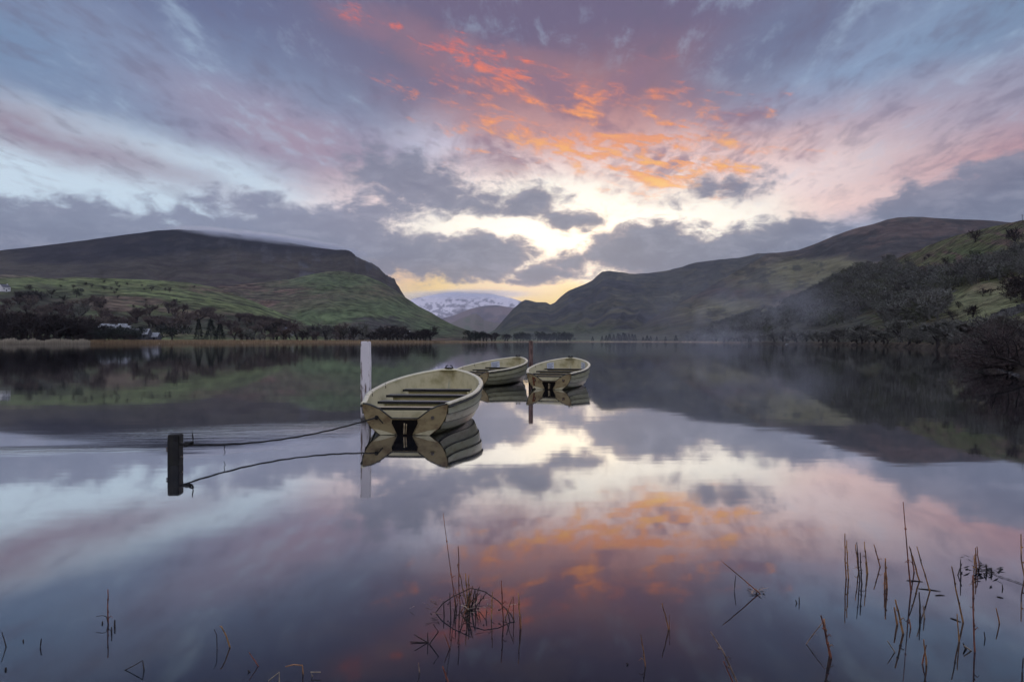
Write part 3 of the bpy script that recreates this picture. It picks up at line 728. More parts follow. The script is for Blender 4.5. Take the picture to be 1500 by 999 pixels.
    mb.face([(-b_gun(.955)+.02, y0, b_sheer(.955)+.004), (b_gun(.955)-.02, y0, b_sheer(.955)+.004), (.01, BL_-.02, b_sheer(1)+.004), (-.01, BL_-.02, b_sheer(1)+.004)])
    mb.build('breasthook', M['glass_fibre_in'], root)
    return root
def add_notices(root):
    for sgn, t in ((-1, .80), (1, .82)):
        p = []
        for tt, q in ((t-.045, .80), (t+.045, .80), (t+.045, .965), (t-.045, .965)):
            x, z = b_sec(tt, q, .043); p.append(Vector((sgn*x, tt*BL_, z)))
        mb = MB(); mb.face(p if sgn < 0 else p[::-1]); n = mb.build('notice', M['paper'], root)
        mb = MB()
        nrm = (p[1]-p[0]).cross(p[3]-p[0]).normalized()*.003*(1 if ((p[1]-p[0]).cross(p[3]-p[0])).x*-sgn > 0 else -1)
        for k in range(6):
            v0 = .12+k*.14; w1 = .88 if k % 3 else .66
            a = [p[0].lerp(p[1], u).lerp(p[3].lerp(p[2], u), v) + nrm for u, v in ((.12, v0), (w1, v0), (w1, v0+.05), (.12, v0+.05))]
            mb.face(a)
        mb.build('printed_lines', M['ink'], n)

b1 = make_boat('nearest cream rowing boat, roped by its stern to the short dark post, no papers inside')
b1.location = (-1.41, 9.0, 0); b1.rotation_euler = (0, 0, -math.radians(4))
b2 = copy_tree(b1); b2['label'] = 'cream rowing boat seen side-on behind the nearest boat, a notice stuck inside its bow'
b2.location = (-1.15, 18.53, 0); b2.rotation_euler = (0, 0, -math.radians(22))
b3 = copy_tree(b1); b3['label'] = 'right-hand cream rowing boat with rusty transom beside the slim brown post'
b3.location = (.945, 17.45, 0); b3.rotation_euler = (0, 0, -math.radians(13.7))
for b in (b2, b3): add_notices(b)
mb = MB(); mb.face([(-.44, -.014, .33), (-.36, -.014, .30), (-.33, -.014, .22), (-.37, -.014, .18), (-.36, -.014, .09), (-.40, -.014, .09), (-.42, -.014, .20)])
mb.build('rust_stain', M['rust'], b3)
mb = MB(); mb.face([(.34, -.014, .27), (.41, -.014, .26), (.40, -.014, .19), (.35, -.014, .20)]); mb.build('rust_stain', M['rust'], b3)

# ------------------------------------------------------------------ mooring posts, ropes
def wood_post(name, label, cat, px, ybase, w, h, mat, cap=None, square=True, bevel=.012, lean=0):
    p = px2world(px, ybase); root = tag(empty(name, p), label, cat)
    bm = bmesh.new(); 
    if square: bmesh.ops.create_cube(bm, size=1)
    else: bmesh.ops.create_cone(bm, cap_ends=True, segments=14, radius1=.5, radius2=.48, depth=1)
    H = h+.6
    for v in bm.verts: v.co = (v.co.x*w, v.co.y*w, (v.co.z+.5)*H-.6)
    bmesh.ops.bevel(bm, geom=[e for e in bm.edges], offset=bevel, segments=2, affect='EDGES')
    bmesh.ops.subdivide_edges(bm, edges=[e for e in bm.edges if e.calc_length() > .3], cuts=10, use_grid_fill=True)
    for v in bm.verts: 
        j = .006; v.co.x += (rnd.random()-.5)*j*(v.co.z+.7)/1.5; v.co.y += (rnd.random()-.5)*j
        v.co.x += lean*v.co.z
    me = bpy.data.meshes.new('post'); bm.to_mesh(me); bm.free()
    o = link('post_shaft', me, mat, root); return root
M['white_wood'] = simple('peeling_white_paint', (238, 232, 232), (128, 112, 104), 9, .75, .4, .006, (2.6, 2.6, .35), lo=.53, hi=.62, detail=9, waterline_dark=.10)
M['brown_wood'] = simple('weathered_red_brown_wood', (134, 108, 100), (64, 44, 40), 12, .8, .5, .008, (2, 2, .3), waterline_dark=.12)
M['black_wood'] = simple('wet_black_wood', (24, 24, 15), (8, 8, 7), 10, .6, .5, .008, (2, 2, .4))
wp = wood_post('mooring_post', 'tall white painted mooring post with peeling paint left of the nearest boat', 'post', 536, 615, .142, 1.235, M['white_wood'])
bp = wood_post('mooring_post', 'slim reddish brown mooring post between the two farther boats', 'post', 777.5, 560, .14, 1.245, M['brown_wood'], square=False)
sp = wood_post('mooring_post', 'short black wooden post on the left with the tied rope', 'post', 257, 680, .114, .305, M['black_wood'], bevel=.008)
sp.rotation_euler = (0, 0, .06)
for z, sx_ in ((.14, -1), (.215, 1), (.075, 1), (.165, -1)):
    mb = MB(); mb.tube([(sx_*.055, -.02, z), (sx_*.071, -.02, z)], .007, 6); mb.tube([(sx_*.069, -.02, z), (sx_*.078, -.02, z)], .011, 6); mb.build('bolt', M['metal'], sp)

P0 = Vector((sp.location.x+.072, sp.location.y-.03, .205)); 
eye = b1.matrix_basis @ Vector((-.37, -.045, .235))
pts = []
for i in range(41):
    u = i/40; p = P0.lerp(eye, u); p.z -= .115*4*u*(1-u)*(1-.25*u)
    p.z += .0025*math.sin(i*1.7); pts.append(p)
mb = MB(); mb.tube(pts, .0095, 7)
# bowline and loose end at the post, loop round the eye bolt
K = P0+Vector((.05, 0, 0))
for k in range(3):
    mb.tube([K+Vector((.022*math.cos(a)+k*.024, .016*math.sin(a), .018*math.sin(a+k)+.004*k)) for a in [j*math.pi/6 for j in range(13)]], .009, 6)
mb.tube([P0+Vector((-.05, 0, 0)), P0+Vector((0, 0, .004)), K, K+Vector((.06, 0, -.004))], .014, 6)
mb.tube([K+Vector((.06, 0, 0)), K+Vector((.070, 0, .05)), K+Vector((.062, 0, .095)), K+Vector((.066, .0, .12))], .006, 5)
mb.tube([eye, eye+Vector((.03, -.01, -.01)), eye+Vector((.09, -.02, -.075))], .008, 5)
mb.tube([eye+Vector((.02*math.cos(a), -.01, .02*math.sin(a))) for a in [j*math.pi/5 for j in range(11)]], .010, 5)
tag(mb.build('mooring_rope', M['rope'], None, True), 'dark sagging rope from the short black post to the nearest boat', 'rope')
mb = MB(); hx = pts[7]
mb.tube([hx, hx+Vector((.010, 0, -.03)), hx+Vector((.002, 0, -.05)), hx+Vector((.016, 0, -.075)), hx+Vector((.0, 0, -.115))], .004, 4)
tag(mb.build('weed_strand', M['rope']), 'thin strand of dead weed hanging from the sagging rope', 'weed')

# ------------------------------------------------------------------ dead reeds standing in the shallows
M['reed'] = simple('dead_brown_reed', (156, 106, 68), (60, 40, 30), 18, .75, .3, .003, (1, 1, .5), rnd_amt=.3)
M['reed_dark'] = simple('rotten_dark_reed', (46, 36, 32), (22, 20, 20), 20, .8, .3, .003, rnd_amt=.2)
M['reed_pale'] = simple('bleached_reed', (160, 142, 118), (98, 84, 70), 20, .8, .2, .003, rnd_amt=.2)
ORD = ('first second third fourth fifth sixth seventh eighth ninth tenth eleventh twelfth thirteenth fourteenth fifteenth sixteenth seventeenth eighteenth nineteenth '
       'twentieth twenty-first twenty-second twenty-third twenty-fourth twenty-fifth twenty-sixth twenty-seventh twenty-eighth twenty-ninth thirtieth thirty-first thirty-second thirty-third thirty-fourth thirty-fifth thirty-sixth').split()
def ordinal_labels(group, fmt):
    os_ = sorted([o for o in COL.objects if o.get('group') == group], key=lambda o: o.location.x/o.location.y)
    for i, o in enumerate(os_): o['label'] = fmt % ORD[i]
def reed(base, tip, w=3.0, mat='reed', label=None, group=None, mid=None, tw=.6, lean=0.0, name='reed_stem'):
    """w: width in photo pixels; base, tip (and mid) are where the stem stood in the photo"""
    B = px2world(*base); d = B.y; rr = w*.40/F*d
    T = at_dist(tip[0], tip[1], d+lean)
    path = [Vector((0, 0, -.12))+(-.12*(T-B)/max(.05, abs(T.z)) if T.z > .05 else Vector((0, 0, 0)))*.3, Vector((0, 0, 0))]
    if mid:
        for k, q in enumerate(mid): path.append(at_dist(q[0], q[1], d+lean*(k+1)/(len(mid)+1))-B)
    else:
        n = 5
        for k in range(1, n):
            p = (T-B)*(k/n); j = (T-B).length*.012; path.append(p+Vector(((rnd.random()-.5)*j*2, (rnd.random()-.5)*j*2, 0)))
    path.append(T-B); m = len(path)
    mb = MB(); mb.tube(path, [rr*(1-(1-tw)*k/(m-1)) for k in range(m)], 6)
    if (T-B).length > .12:           # nodes and a torn sheath
        for k in (.35, .7):
            p = (T-B)*k; mb.tube([p-Vector((0, 0, .003)), p+Vector((0, 0, .003))], rr*1.22, 6)
        if rnd.random() < .6:
            p = (T-B)*rnd.uniform(.1, .5); s_ = rnd.choice((-1, 1))
            mb.tube([p, p+Vector((s_*.012, 0, .012)), p+Vector((s_*.022, 0, .002))], [rr*.6, rr*.5, .0006], 4)
    o = mb.build(name, M[mat], None, True); o.location = B
    return tag(o, label, 'reed', group)
GC = 'reed stems in the tangled clump at bottom centre'; LC = 'thin dead reed stem in the tangled clump at bottom centre'
GR = 'upright reed stems in the right foreground'; LR = 'broken brown reed stem standing in the shallows at lower right'
for b, t, w, mt in (((674, 887), (671, 800), 2.6, 'reed'), ((683, 884), (670, 826), 2.4, 'reed'), ((686, 892), (682, 840), 3.4, 'reed'),
        ((688, 889), (686.5, 842), 3, 'reed'), ((684, 896), (692, 858), 3, 'reed'), ((690, 893), (696, 862), 3.2, 'reed_dark'), ((682, 898), (688, 866), 3, 'reed_dark'), ((696.5, 893), (697, 865), 3, 'reed_dark'),
        ((660, 902), (659, 868), 2.6, 'reed_dark'), ((650.5, 900), (650, 880), 2.6, 'reed_dark'), ((666, 905), (668, 872), 2.2, 'reed_dark'),
        ((720, 907), (721, 866), 2.6, 'reed'), ((737.5, 910), (734, 850), 3, 'reed'), ((740, 906), (751, 874), 2, 'reed'), ((752.5, 908), (752, 874), 2.4, 'reed'), ((763, 920), (759, 868), 3, 'reed'), ((762.5, 921), (761, 902), 3.2, 'reed'), ((747, 910), (742, 890), 2.2, 'reed_dark'), ((712, 905), (713, 893), 2.2, 'reed_dark')):
    reed(b, t, w, mt, LC, GC)
reed((667, 889), (649, 751), 2.6, 'reed', 'tallest reed stem of the tangled clump at bottom centre', mid=[(664, 862), (657, 812)], tw=.35)
reed((638, 897), (690, 861), 2.0, 'reed_dark', 'dark bent stem arching over the left of the central reed clump', mid=[(648, 884), (664, 873)], tw=.9)
reed((754, 911), (690, 861), 2.2, 'reed_dark', 'long dark stem arching over the right of the central reed clump', mid=[(748, 899), (730, 880), (710, 866)], tw=.8, lean=.17)
GS = 'short broken stems of the star-shaped tuft left of the central clump'; LS = 'broken stem of the small star-shaped tuft left of the central clump'
for b, t, md in (((627, 941), (607, 929), None), ((626, 941), (601, 939.5), None), ((627, 942), (626.5, 926), None)): reed(b, t, 2.4, 'reed_dark', LS, GS, md)
reed((629, 943), (635, 914), 2.6, 'reed_dark', 'bent stem of the small star-shaped tuft left of the central clump', mid=[(642, 925)], tw=.8)
reed((659, 949), (651, 928), 2.6, 'reed', 'short leaning stem under the left side of the central clump')
reed((657, 1000), (648, 975), 4, 'reed', 'thick brown stub at the bottom edge under the central clump')
reed((614.5, 984), (613, 970), 2.4, 'reed_pale', 'small pale stub at the bottom edge left of the central clump')
# little leaves and weed caught in the clump
mb = MB()
B = px2world(686, 897)
for k in range(46):
    x = rnd.gauss(0, .07); y = rnd.gauss(0, .05); z = abs(rnd.gauss(0, .035))+.003; a = rnd.uniform(0, 6.28); L = rnd.uniform(.02, .06)
    d = Vector((math.cos(a), math.sin(a)*.6, rnd.uniform(-.3, .5)))*L; w_ = Vector((-math.sin(a), math.cos(a), .2))*.0018
    p = Vector((x, y, z)); mb.face((p-w_, p+d*.5-w_*1.4, p+d, p+d*.5+w_*1.4)); 
o = mb.build('leaf_litter', M['reed_pale']); o.location = B; tag(o, 'pale scraps of leaf caught among the central reed stems', 'dead leaves')
mb = MB()
for k in range(14):
    a = rnd.uniform(2.3, 4.0); L = rnd.uniform(.02, .055); p = Vector((-.15+rnd.gauss(0, .02), rnd.gauss(0, .03), .01+rnd.random()*.04))
    d = Vector((math.cos(a), .2, rnd.uniform(0, .5)))*L; mb.face((p, p+d*.5+Vector((0, 0, .0025)), p+d, p+d*.5+Vector((0, 0, .0008))))
o = mb.build('grass_tuft', M['reed_pale']); o.location = B; tag(o, 'wispy pale grass tuft on the left side of the central reed clump', 'grass')

for b, t, w, mt in (((1239.6, 847), (1237.7, 781), 2.6, 'reed'), ((1242.8, 848), (1240.4, 791), 2.6, 'reed'), ((1258, 838), (1253, 797), 2.4, 'reed'), ((1259.5, 850), (1255, 794), 2.4, 'reed_dark'),
        ((1262.5, 855), (1260, 809), 2.8, 'reed_dark'), ((1271, 840), (1266, 793), 2.6, 'reed'), ((1270, 842), (1267.5, 823), 2.2, 'reed'), ((1289.5, 830), (1280, 797), 2.4, 'reed'),
        ((1299, 862), (1297, 817.5), 3.8, 'reed'), ((1296, 864), (1295.5, 838), 3, 'reed'), ((1347, 851), (1332, 800), 3, 'reed'), ((1339, 838), (1334, 803), 2.6, 'reed'), ((1362, 866), (1343, 800), 2.6, 'reed'),
        ((1323, 928), (1311.5, 878), 4, 'reed'), ((1314.5, 915), (1310, 889), 4, 'reed'), ((1348, 902), (1346.5, 867), 3.4, 'reed_dark'), ((1354.5, 905), (1352.5, 887), 2.8, 'reed_pale'), ((1334, 920), (1332, 906), 2.6, 'reed'),
        ((1357, 974), (1353, 936), 3.4, 'reed'), ((1351, 972), (1357, 944), 3, 'reed'), ((1405, 940), (1402, 899), 3, 'reed'), ((1426, 872), (1427, 813), 3, 'reed'), ((1430, 836), (1429, 802), 2.8, 'reed'),
        ((1434.5, 830), (1431, 800), 2.4, 'reed'), ((1407.5, 846), (1407, 820), 2.4, 'reed_dark'), ((1403, 842), (1409, 825), 2.2, 'reed_dark'), ((1445.6, 838), (1444.3, 826), 3, 'reed_dark'), ((1452.6, 840), (1452, 831), 2.6, 'reed_dark'),
        ((1464, 913), (1459, 890), 2.8, 'reed'), ((1469, 862), (1468, 856), 2.4, 'reed_dark'), ((1443, 935), (1441.5, 925), 2.4, 'reed_dark'), ((1311, 955), (1300, 938), 2.4, 'reed_pale'), ((1415, 950), (1411, 942), 4, 'reed_dark'), ((1423, 953), (1412, 945), 3, 'reed_pale')):
    reed(b, t, w, mt, LR, GR)
reed((1334.5, 866), (1323, 735), 3.4, 'reed', 'tallest thin reed stem in the right foreground, standing straight', mid=[(1331, 832), (1328, 795)], tw=.4)
reed((1411, 912), (1394, 829), 3.2, 'reed', 'long reed stem leaning left beside the floating weed at right')
reed((1428, 955), (1425, 842), 3.4, 'reed', 'tall upright brown reed in front of the small leafy clump at right', mid=[(1427, 940), (1425.5, 890)])
reed((1501, 846), (1495.5, 782), 2.8, 'reed', 'reed stem bent at the knee at the right edge', mid=[(1496, 820)])
reed((1217.5, 964), (1202.5, 901), 4.6, 'reed', 'thick leaning reed stub at the left end of the right-hand reeds')
reed((1215.5, 960), (1207, 906), 4, 'reed', 'second leaning stem behind the thick stub at right', mid=[(1211, 935)])
reed((1181, 943), (1208, 907), 2, 'reed_pale', 'bleached thin stem leaning across left of the thick stub')
reed((1347, 852), (1371, 862), 2.6, 'reed_dark', 'dark stem lying on the water beside the tallest right-hand reed', mid=[(1358, 854)])
reed((1497, 1000), (1499, 963), 3, 'reed_dark', 'dark stem in the bottom right corner')
# elsewhere
reed((979.5, 922.5), (970, 883), 2.8, 'reed', 'single reed stem leaning left, right of the bottom centre clump'); reed((980.5, 922), (981, 900), 1.8, 'reed', 'faint short stem touching the single leaning reed')
reed((945.5, 976), (938.5, 929), 2.6, 'reed', 'slender kinked reed stem near the bottom centre-right', mid=[(943, 955)])
reed((920, 973), (918, 970), 3, 'reed_dark', 'tiny stub just above the water near the bottom centre-right')
reed((1082, 1004), (1041, 925), 4.4, 'reed_pale', 'long pale reed leaning left at the bottom edge', mid=[(1060, 955)]); reed((1075, 1003), (1060, 968), 3, 'reed', 'short brown reed beside the long pale one at the bottom edge')
reed((1113.5, 869), (1058.7, 823), 2.4, 'reed', 'long stem leaning far left over its reflection right of centre', tw=.6)
reed((1075.5, 864), (1078, 842), 2, 'reed_dark', 'tiny upright stem under the far-leaning stem')
reed((1170.8, 883), (1170.6, 874), 2.2, 'reed_dark', 'tiny dark stub between the leaning stem and the right-hand reeds'); reed((1167, 883), (1165.4, 878), 2.4, 'reed_dark', 'smaller of two tiny dark stubs right of the leaning stem')
reed((9, 947), (2.7, 925), 2.2, 'reed_dark', 'thin leaning stem at the left edge'); reed((34, 939.5), (34, 936), 2.6, 'reed_dark', 'tiny dot-like stub near the left edge'); reed((59, 947), (60.7, 935), 2.6, 'reed_dark', 'short dark upright stub near the left edge')
reed((158.5, 913), (158, 863), 2.6, 'reed', 'upright brown reed stem at lower left with a side twig'); reed((168, 917.5), (168, 907.5), 3.4, 'reed_dark', 'stubby dark stem right of the upright reed at lower left'); reed((150, 913), (150, 909.5), 3, 'reed_dark', 'tiny stub left of the upright reed at lower left'); reed((163.3, 928), (163.3, 918), 2.6, 'reed_dark', 'short stub just in front of the upright reed at lower left')
reed((158.3, 914), (141, 902.5), 1.6, 'reed_dark', 'thin side twig of the upright reed at lower left', mid=[(156, 903), (150, 901)])
reed((337, 948), (322, 917), 3, 'reed', 'bent brown reed stem at lower left with a drooping tip', mid=[(331, 930), (324, 917)]); reed((318, 950), (313.5, 921), 1.8, 'reed_dark', 'thin drooping leaf of the bent brown reed', mid=[(317.5, 930)])
reed((378.5, 975.5), (365, 955), 2.4, 'reed', 'short leaning stem near the bottom left-centre'); reed((366, 984), (363, 981), 3.4, 'reed_dark', 'stub beside the short leaning stem near the bottom left-centre')
reed((211, 981), (177, 984), 2.6, 'reed_dark', 'stem folded flat on the water at the bottom left', mid=[(209, 967), (195, 975)])
reed((444, 987), (418, 976), 3, 'reed', 'broken stem folded over horizontally at the bottom left-centre', mid=[(443, 974), (430, 973)])
reed((409, 1000), (393, 997), 3, 'reed_pale', 'bent pale stub at the bottom edge left of the folded stem', mid=[(409, 984)]); reed((458, 990), (470, 984), 3, 'reed_pale', 'pale broken stub right of the folded stem at the bottom', mid=[(455, 984)])
reed((8.5, 981), (8.3, 977), 4.4, 'reed_dark', 'small dark lump in the bottom left corner')
# floating weed on the right, drifting line and leafy knot
mb = MB(); q = None
for x, y in ((1438, 834), (1452, 838), (1462, 844), (1474, 848), (1486, 852), (1500, 857), (1515, 862)):
    p = px2world(x, y); p.z = .003
    if q: mb.tube([q, q.lerp(p, .5)+Vector((0, .015, .001)), p], [.002, .0035, .0015], 5, 0, True, .5)
    q = p
tag(mb.build('floating_weed', M['reed_dark']), 'thin line of weed floating to the right edge', 'weed')
mb = MB(); B = px2world(1437, 836)
for k in range(60):
    a = rnd.uniform(0, 6.28); L = rnd.uniform(.015, .05); p = Vector((rnd.gauss(0, .035), rnd.gauss(0, .05), abs(rnd.gauss(0, .022))+.002))
    d = Vector((math.cos(a), math.sin(a), rnd.uniform(-.2, .6)))*L; w_ = Vector((-math.sin(a), math.cos(a), .3))*.006
    mb.face((p-w_, p+d*.5-w_, p+d, p+d*.5+w_))
o = mb.build('leafy_clump', M['reed_dark']); o.location = B; tag(o, 'small dark leafy clump caught on the reeds at right', 'dead leaves')
mb = MB(); B = px2world(1111, 868)
for k in range(16):
    a = rnd.uniform(0, 6.28); L = rnd.uniform(.02, .06); p = Vector((rnd.gauss(0, .02), rnd.gauss(0, .03), rnd.uniform(.002, .012)))
    d = Vector((math.cos(a), math.sin(a), rnd.uniform(0, .3)))*L; w_ = Vector((-math.sin(a), math.cos(a), .1))*.005
    mb.face((p-w_, p+d-w_*.2, p+d+w_*.2, p+w_))
o = mb.build('leaf_litter', M['reed_pale']); o.location = B; tag(o, 'scrap of dead leaf at the foot of the far-leaning stem', 'dead leaves')
for (x, y), (x2, y2) in (((1328, 850), (1352, 852)), ((1370, 872), (1384, 872)), ((1392, 905), (1408, 911)), ((1345, 862), (1378, 866)), ((1460, 874), (1470, 876))):
    p, q = px2world(x, y), px2world(x2, y2); mb = MB(); c = (p+q)/2
    mb.tube([p-c, Vector((0, .004, .0)), q-c], [.0015, .003, .001], 5); o = mb.build('floating_twig', M['reed_dark']); o.location = c+Vector((0, 0, .002))
    tag(o, 'short dark twig floating among the right-hand reeds', 'twig', 'twigs floating among the right-hand reeds')
for k in range(16):
    x = 686+rnd.gauss(0, 9); y = 893+rnd.gauss(0, 6)
    reed((x, y), (x+rnd.gauss(0, 8), y-rnd.uniform(10, 30)), rnd.uniform(1.6, 2.4), rnd.choice(('reed', 'reed_dark', 'reed_dark')), LC, GC, tw=.5)
ordinal_labels(GC, '%s from the left of the dead reed stems in the tangled clump at bottom centre')
ordinal_labels(GR, '%s from the left of the broken brown stems standing at lower right')
ordinal_labels(GS, '%s from the left of the straight stems in the small star-shaped tuft')
ordinal_labels('twigs floating among the right-hand reeds', '%s from the left of the short twigs floating among the right-hand reeds')

# ------------------------------------------------------------------ trees
def bark(name, a, b): return simple(name, a, b, 3, .95, 0, rnd_amt=.25)
M['bark'] = bark('bare_bark', (56, 50, 48), (36, 32, 32)); M['twig_brown'] = bark('brown_winter_twigs', (100, 86, 80), (72, 62, 60))
M['twig_dark'] = bark('dark_winter_twigs', (50, 40, 38), (34, 28, 28)); M['twig_grey'] = bark('grey_lichened_twigs', (108, 108, 100), (76, 74, 70))
M['leaf_dark'] = bark('dark_evergreen_leaves', (38, 44, 34), (22, 26, 22)); M['leaf_olive'] = bark('olive_scrub_leaves', (66, 70, 48), (44, 46, 34))

def grow(rn, h, levels=4, spread=.5, lean=(0, 0), nk=(3, 4), low=.25):
    """bare branching skeleton: list of (p, q, r0, r1, level)"""
    segs = []
    def rec(p, d, L, r, lv):
        n = 3; q = p
        for i in range(n):
            d = (d+Vector((rn.gauss(0, .10), rn.gauss(0, .10), rn.gauss(0, .05)+.04))).normalized()
            q2 = q+d*(L/n); segs.append((q, q2, r*(1-.25*i/n), r*(1-.25*(i+1)/n), lv))
            if lv > 0 and i > 0 or lv == levels and i == 1:
                if lv > 0:
                    for _ in range(rn.choice(nk) if i == n-1 else rn.choice((1, 2))):
                        a = rn.uniform(0, 6.283); side = Vector((math.cos(a), math.sin(a), rn.uniform(-.1, .5)))
                        rec(q2, (d*(1-spread)+side*spread*1.15).normalized(), L*rn.uniform(.55, .8), r*.55, lv-1)
            q = q2
    rec(Vector((0, 0, -.03*h)), Vector((lean[0], lean[1], 1)).normalized(), h*low+.03*h, h*.022, levels)
    return segs
def seg_mesh(name, segs, n=3, grow_=1.0):
    V, Fq = [], []
    for p, q, r0, r1, lv in segs:
        d = (q-p).normalized(); a = d.cross(Vector((.3, .5, .81))).normalized(); c = a.cross(d); b = len(V)
        for pp, r in ((p, r0), (q, r1)):
            for k in range(n):
                t = 6.2832*k/n; V.append(pp+(a*math.cos(t)+c*math.sin(t))*r*grow_)
        for k in range(n): Fq.append((b+k, b+(k+1) % n, b+n+(k+1) % n, b+n+k))
    return np_mesh(name, [tuple(v) for v in V], Fq)
def sliver_mesh(name, items):
    V, Fq = [], []
    for p, q, w in items:
        d = (q-p); a = d.cross(Vector((rnd.gauss(0, 1), rnd.gauss(0, 1), rnd.gauss(0, 1)))).normalized()*w; b = len(V)
        V += [p-a, p+a, q+a*.3, q-a*.3]; Fq.append((b, b+1, b+2, b+3))
    return np_mesh(name, [tuple(v) for v in V], Fq)
def bare_proto(seed, twig, w=.006, n_tw=4, spread=.5, low=.25, levels=3, parts=True, lean=(0, 0), fill=420):
    """a leafless tree of height about 1"""
    rn = random.Random(seed); segs = grow(rn, 1.0, levels, spread, lean, low=low)
    top = max(s_[1].z for s_ in segs); k = 1/top
    segs = [(p*k, q*k, a*k, b*k, lv) for p, q, a, b, lv in segs]
    tw = []
    for p, q, a, b, lv in segs:
        if lv <= 1:
            for _ in range(n_tw):
                u = p.lerp(q, rn.random()); d = (q-p).normalized()+Vector((rn.gauss(0, .6), rn.gauss(0, .6), rn.gauss(.15, .45)))
                tw.append((u, u+d.normalized()*rn.uniform(.04, .10), w))
    # the fine spray of winter twigs: several domed bunches that fill the crown down to near the ground
    cs = [(rn.uniform(-.26, .26), rn.uniform(-.26, .26), rn.uniform(.30, .72), rn.uniform(.16, .26)) for _ in range(9)]+[(0, 0, .62, .32), (rn.uniform(-.3, .3), 0, .2, .2)]
    for _ in range(fill):
        c = rn.choice(cs); d = Vector((rn.gauss(0, 1), rn.gauss(0, 1), rn.gauss(0, 1))).normalized(); p = Vector(c[:3])+d*c[3]*rn.random()**.4
        tw.append((p, p+(d*.7+Vector((rn.gauss(0, .35), rn.gauss(0, .35), .7))).normalized()*rn.uniform(.04, .09), w))
    return segs, tw
def make_tree(name, segs, tw, twmat, single=False):
    big = [s_ for s_ in segs]
    if single:
        V = sliver_mesh('bush', tw+[(p, q, r0+.004) for p, q, r0, r1, lv in segs]); o = link(name, V, M[twmat]); return o
    root = empty(name)
    link('trunk', seg_mesh('trunk', [s_ for s_ in big if s_[4] >= 2], 5), M['bark'], root)
    link('crown', sliver_mesh('crown', tw+[(p, q, r0) for p, q, r0, r1, lv in segs if lv < 2]), M[twmat], root)
    return root
def leafy_proto(seed, conifer=False, n=900):
    rn = random.Random(seed); it = []
    for _ in range(n):
        if conifer:
            z = rn.random()**.8; R_ = (1-z)*.24+.015; R_ *= .75+.5*rn.random()*(1 if int(z*14) % 2 else .8); a = rn.uniform(0, 6.283)
            p = Vector((math.cos(a)*R_*rn.random()**.4, math.sin(a)*R_*rn.random()**.4, .06+z*.94)); d = Vector((math.cos(a), math.sin(a), rn.uniform(-.6, .2)))
            it.append((p, p+d*rn.uniform(.03, .07), .014))
        else:
            c = rn.choice(CL)
            d = Vector((rn.gauss(0, 1), rn.gauss(0, 1), rn.gauss(0, 1))).normalized(); p = Vector(c[:3])+d*c[3]*rn.random()**.3
            it.append((p, p+(d+Vector((rn.gauss(0, .5),)*3)).normalized()*rn.uniform(.03, .06), .016))
    return it
def clumps(seed):
    rn = random.Random(seed); return [(rn.gauss(0, .19), rn.gauss(0, .19), rn.uniform(.20, .80), rn.uniform(.13, .21)) for _ in range(11)]
PROTO = {}
def proto(key):
    if key in PROTO: return PROTO[key]
    kind, sd = key
    if kind in ('brown', 'dark', 'grey'):
        segs, tw = bare_proto(sd, kind, .0065, 5, rnd.choice((.46, .52)), .14, 3, fill=520); o = make_tree('bare_tree', segs, tw, 'twig_'+kind)
    elif kind in ('bush_brown', 'bush_grey', 'bush_dark'):
        segs, tw = bare_proto(sd, 'brown', .011, 4, .42, .12, 2, fill=520); o = make_tree('bare_bush', segs, tw, 'twig_'+kind.split('_')[1], single=True)
    elif kind == 'conifer':
        root = empty('conifer'); link('trunk', seg_mesh('trunk', [(Vector((0, 0, -.05)), Vector((0, 0, .95)), .02, .004, 3)], 6), M['bark'], root)
        link('crown', sliver_mesh('crown', leafy_proto(sd, True, 1100)), M['leaf_dark'], root); o = root
    else:
        global CL
        CL = clumps(sd); root = empty('evergreen_tree')
        link('trunk', seg_mesh('trunk', [(Vector((0, 0, -.05)), Vector((0, 0, .4)), .03, .02, 3)]+[(Vector((0, 0, .3)), Vector(c[:3]), .014, .006, 2) for c in CL], 5), M['bark'], root)
        link('crown', sliver_mesh('crown', leafy_proto(sd, False, 1300)), M['leaf_dark' if kind == 'evergreen' else 'leaf_olive'], root); o = root
    PROTO[key] = o; o['used'] = 0
    return o
def plant(kind, loc, h, wide=1.0, label=None, cat='tree', group=None, nvar=4, name=None):
    src = proto((kind, rnd.randrange(nvar)+1))
    if src['used'] == 0: o = src; src['used'] = 1
    else: o = copy_tree(src)
    o.location = loc; o.rotation_euler = (0, 0, rnd.uniform(0, 6.283)); o.scale = (h*wide*rnd.uniform(.9, 1.15), h*wide*rnd.uniform(.9, 1.15), h)
    return tag(o, label, cat, group)
def ground(x, d_extra=4):
    """a spot on the low shore in the direction of pixel x"""
    a = math.atan((x-CX)/F); r = float(shore_r(np.array([a]))[0])+d_extra
    return Vector((r*math.sin(a), r*math.cos(a), .7)), r
def top_h(x, y, r):                      # height that puts a top at pixel y when standing at distance r
    return CH+(CY-y)/F*r*math.cos(math.atan((x-CX)/F))
NT = 0
# 1 the dark wood on the left bank
g = 'dark bare trees of the wood on the left bank'
for i in range(34):
    x = -60+i*6.2+rnd.uniform(-3, 3); p, r = ground(x, rnd.uniform(6, 45))
    ty = np.interp(x, [-60, 0, 40, 80, 110, 140, 160], [470, 466, 460, 455, 466, 470, 476])+rnd.uniform(-3, 12)
    plant('dark', p, top_h(x, ty, r), 1.25, 'bare dark brown tree in the wood on the left bank', 'tree', g)
g = 'dark evergreens at the right end of the left bank wood'
for i in range(15):
    x = 128+i*5.4+rnd.uniform(-2, 2); p, r = ground(x, rnd.uniform(5, 26)); ty = rnd.uniform(476, 486)
    plant('evergreen', p, top_h(x, ty, r), 1.0, 'dark evergreen tree at the right end of the left bank wood', 'tree', g)
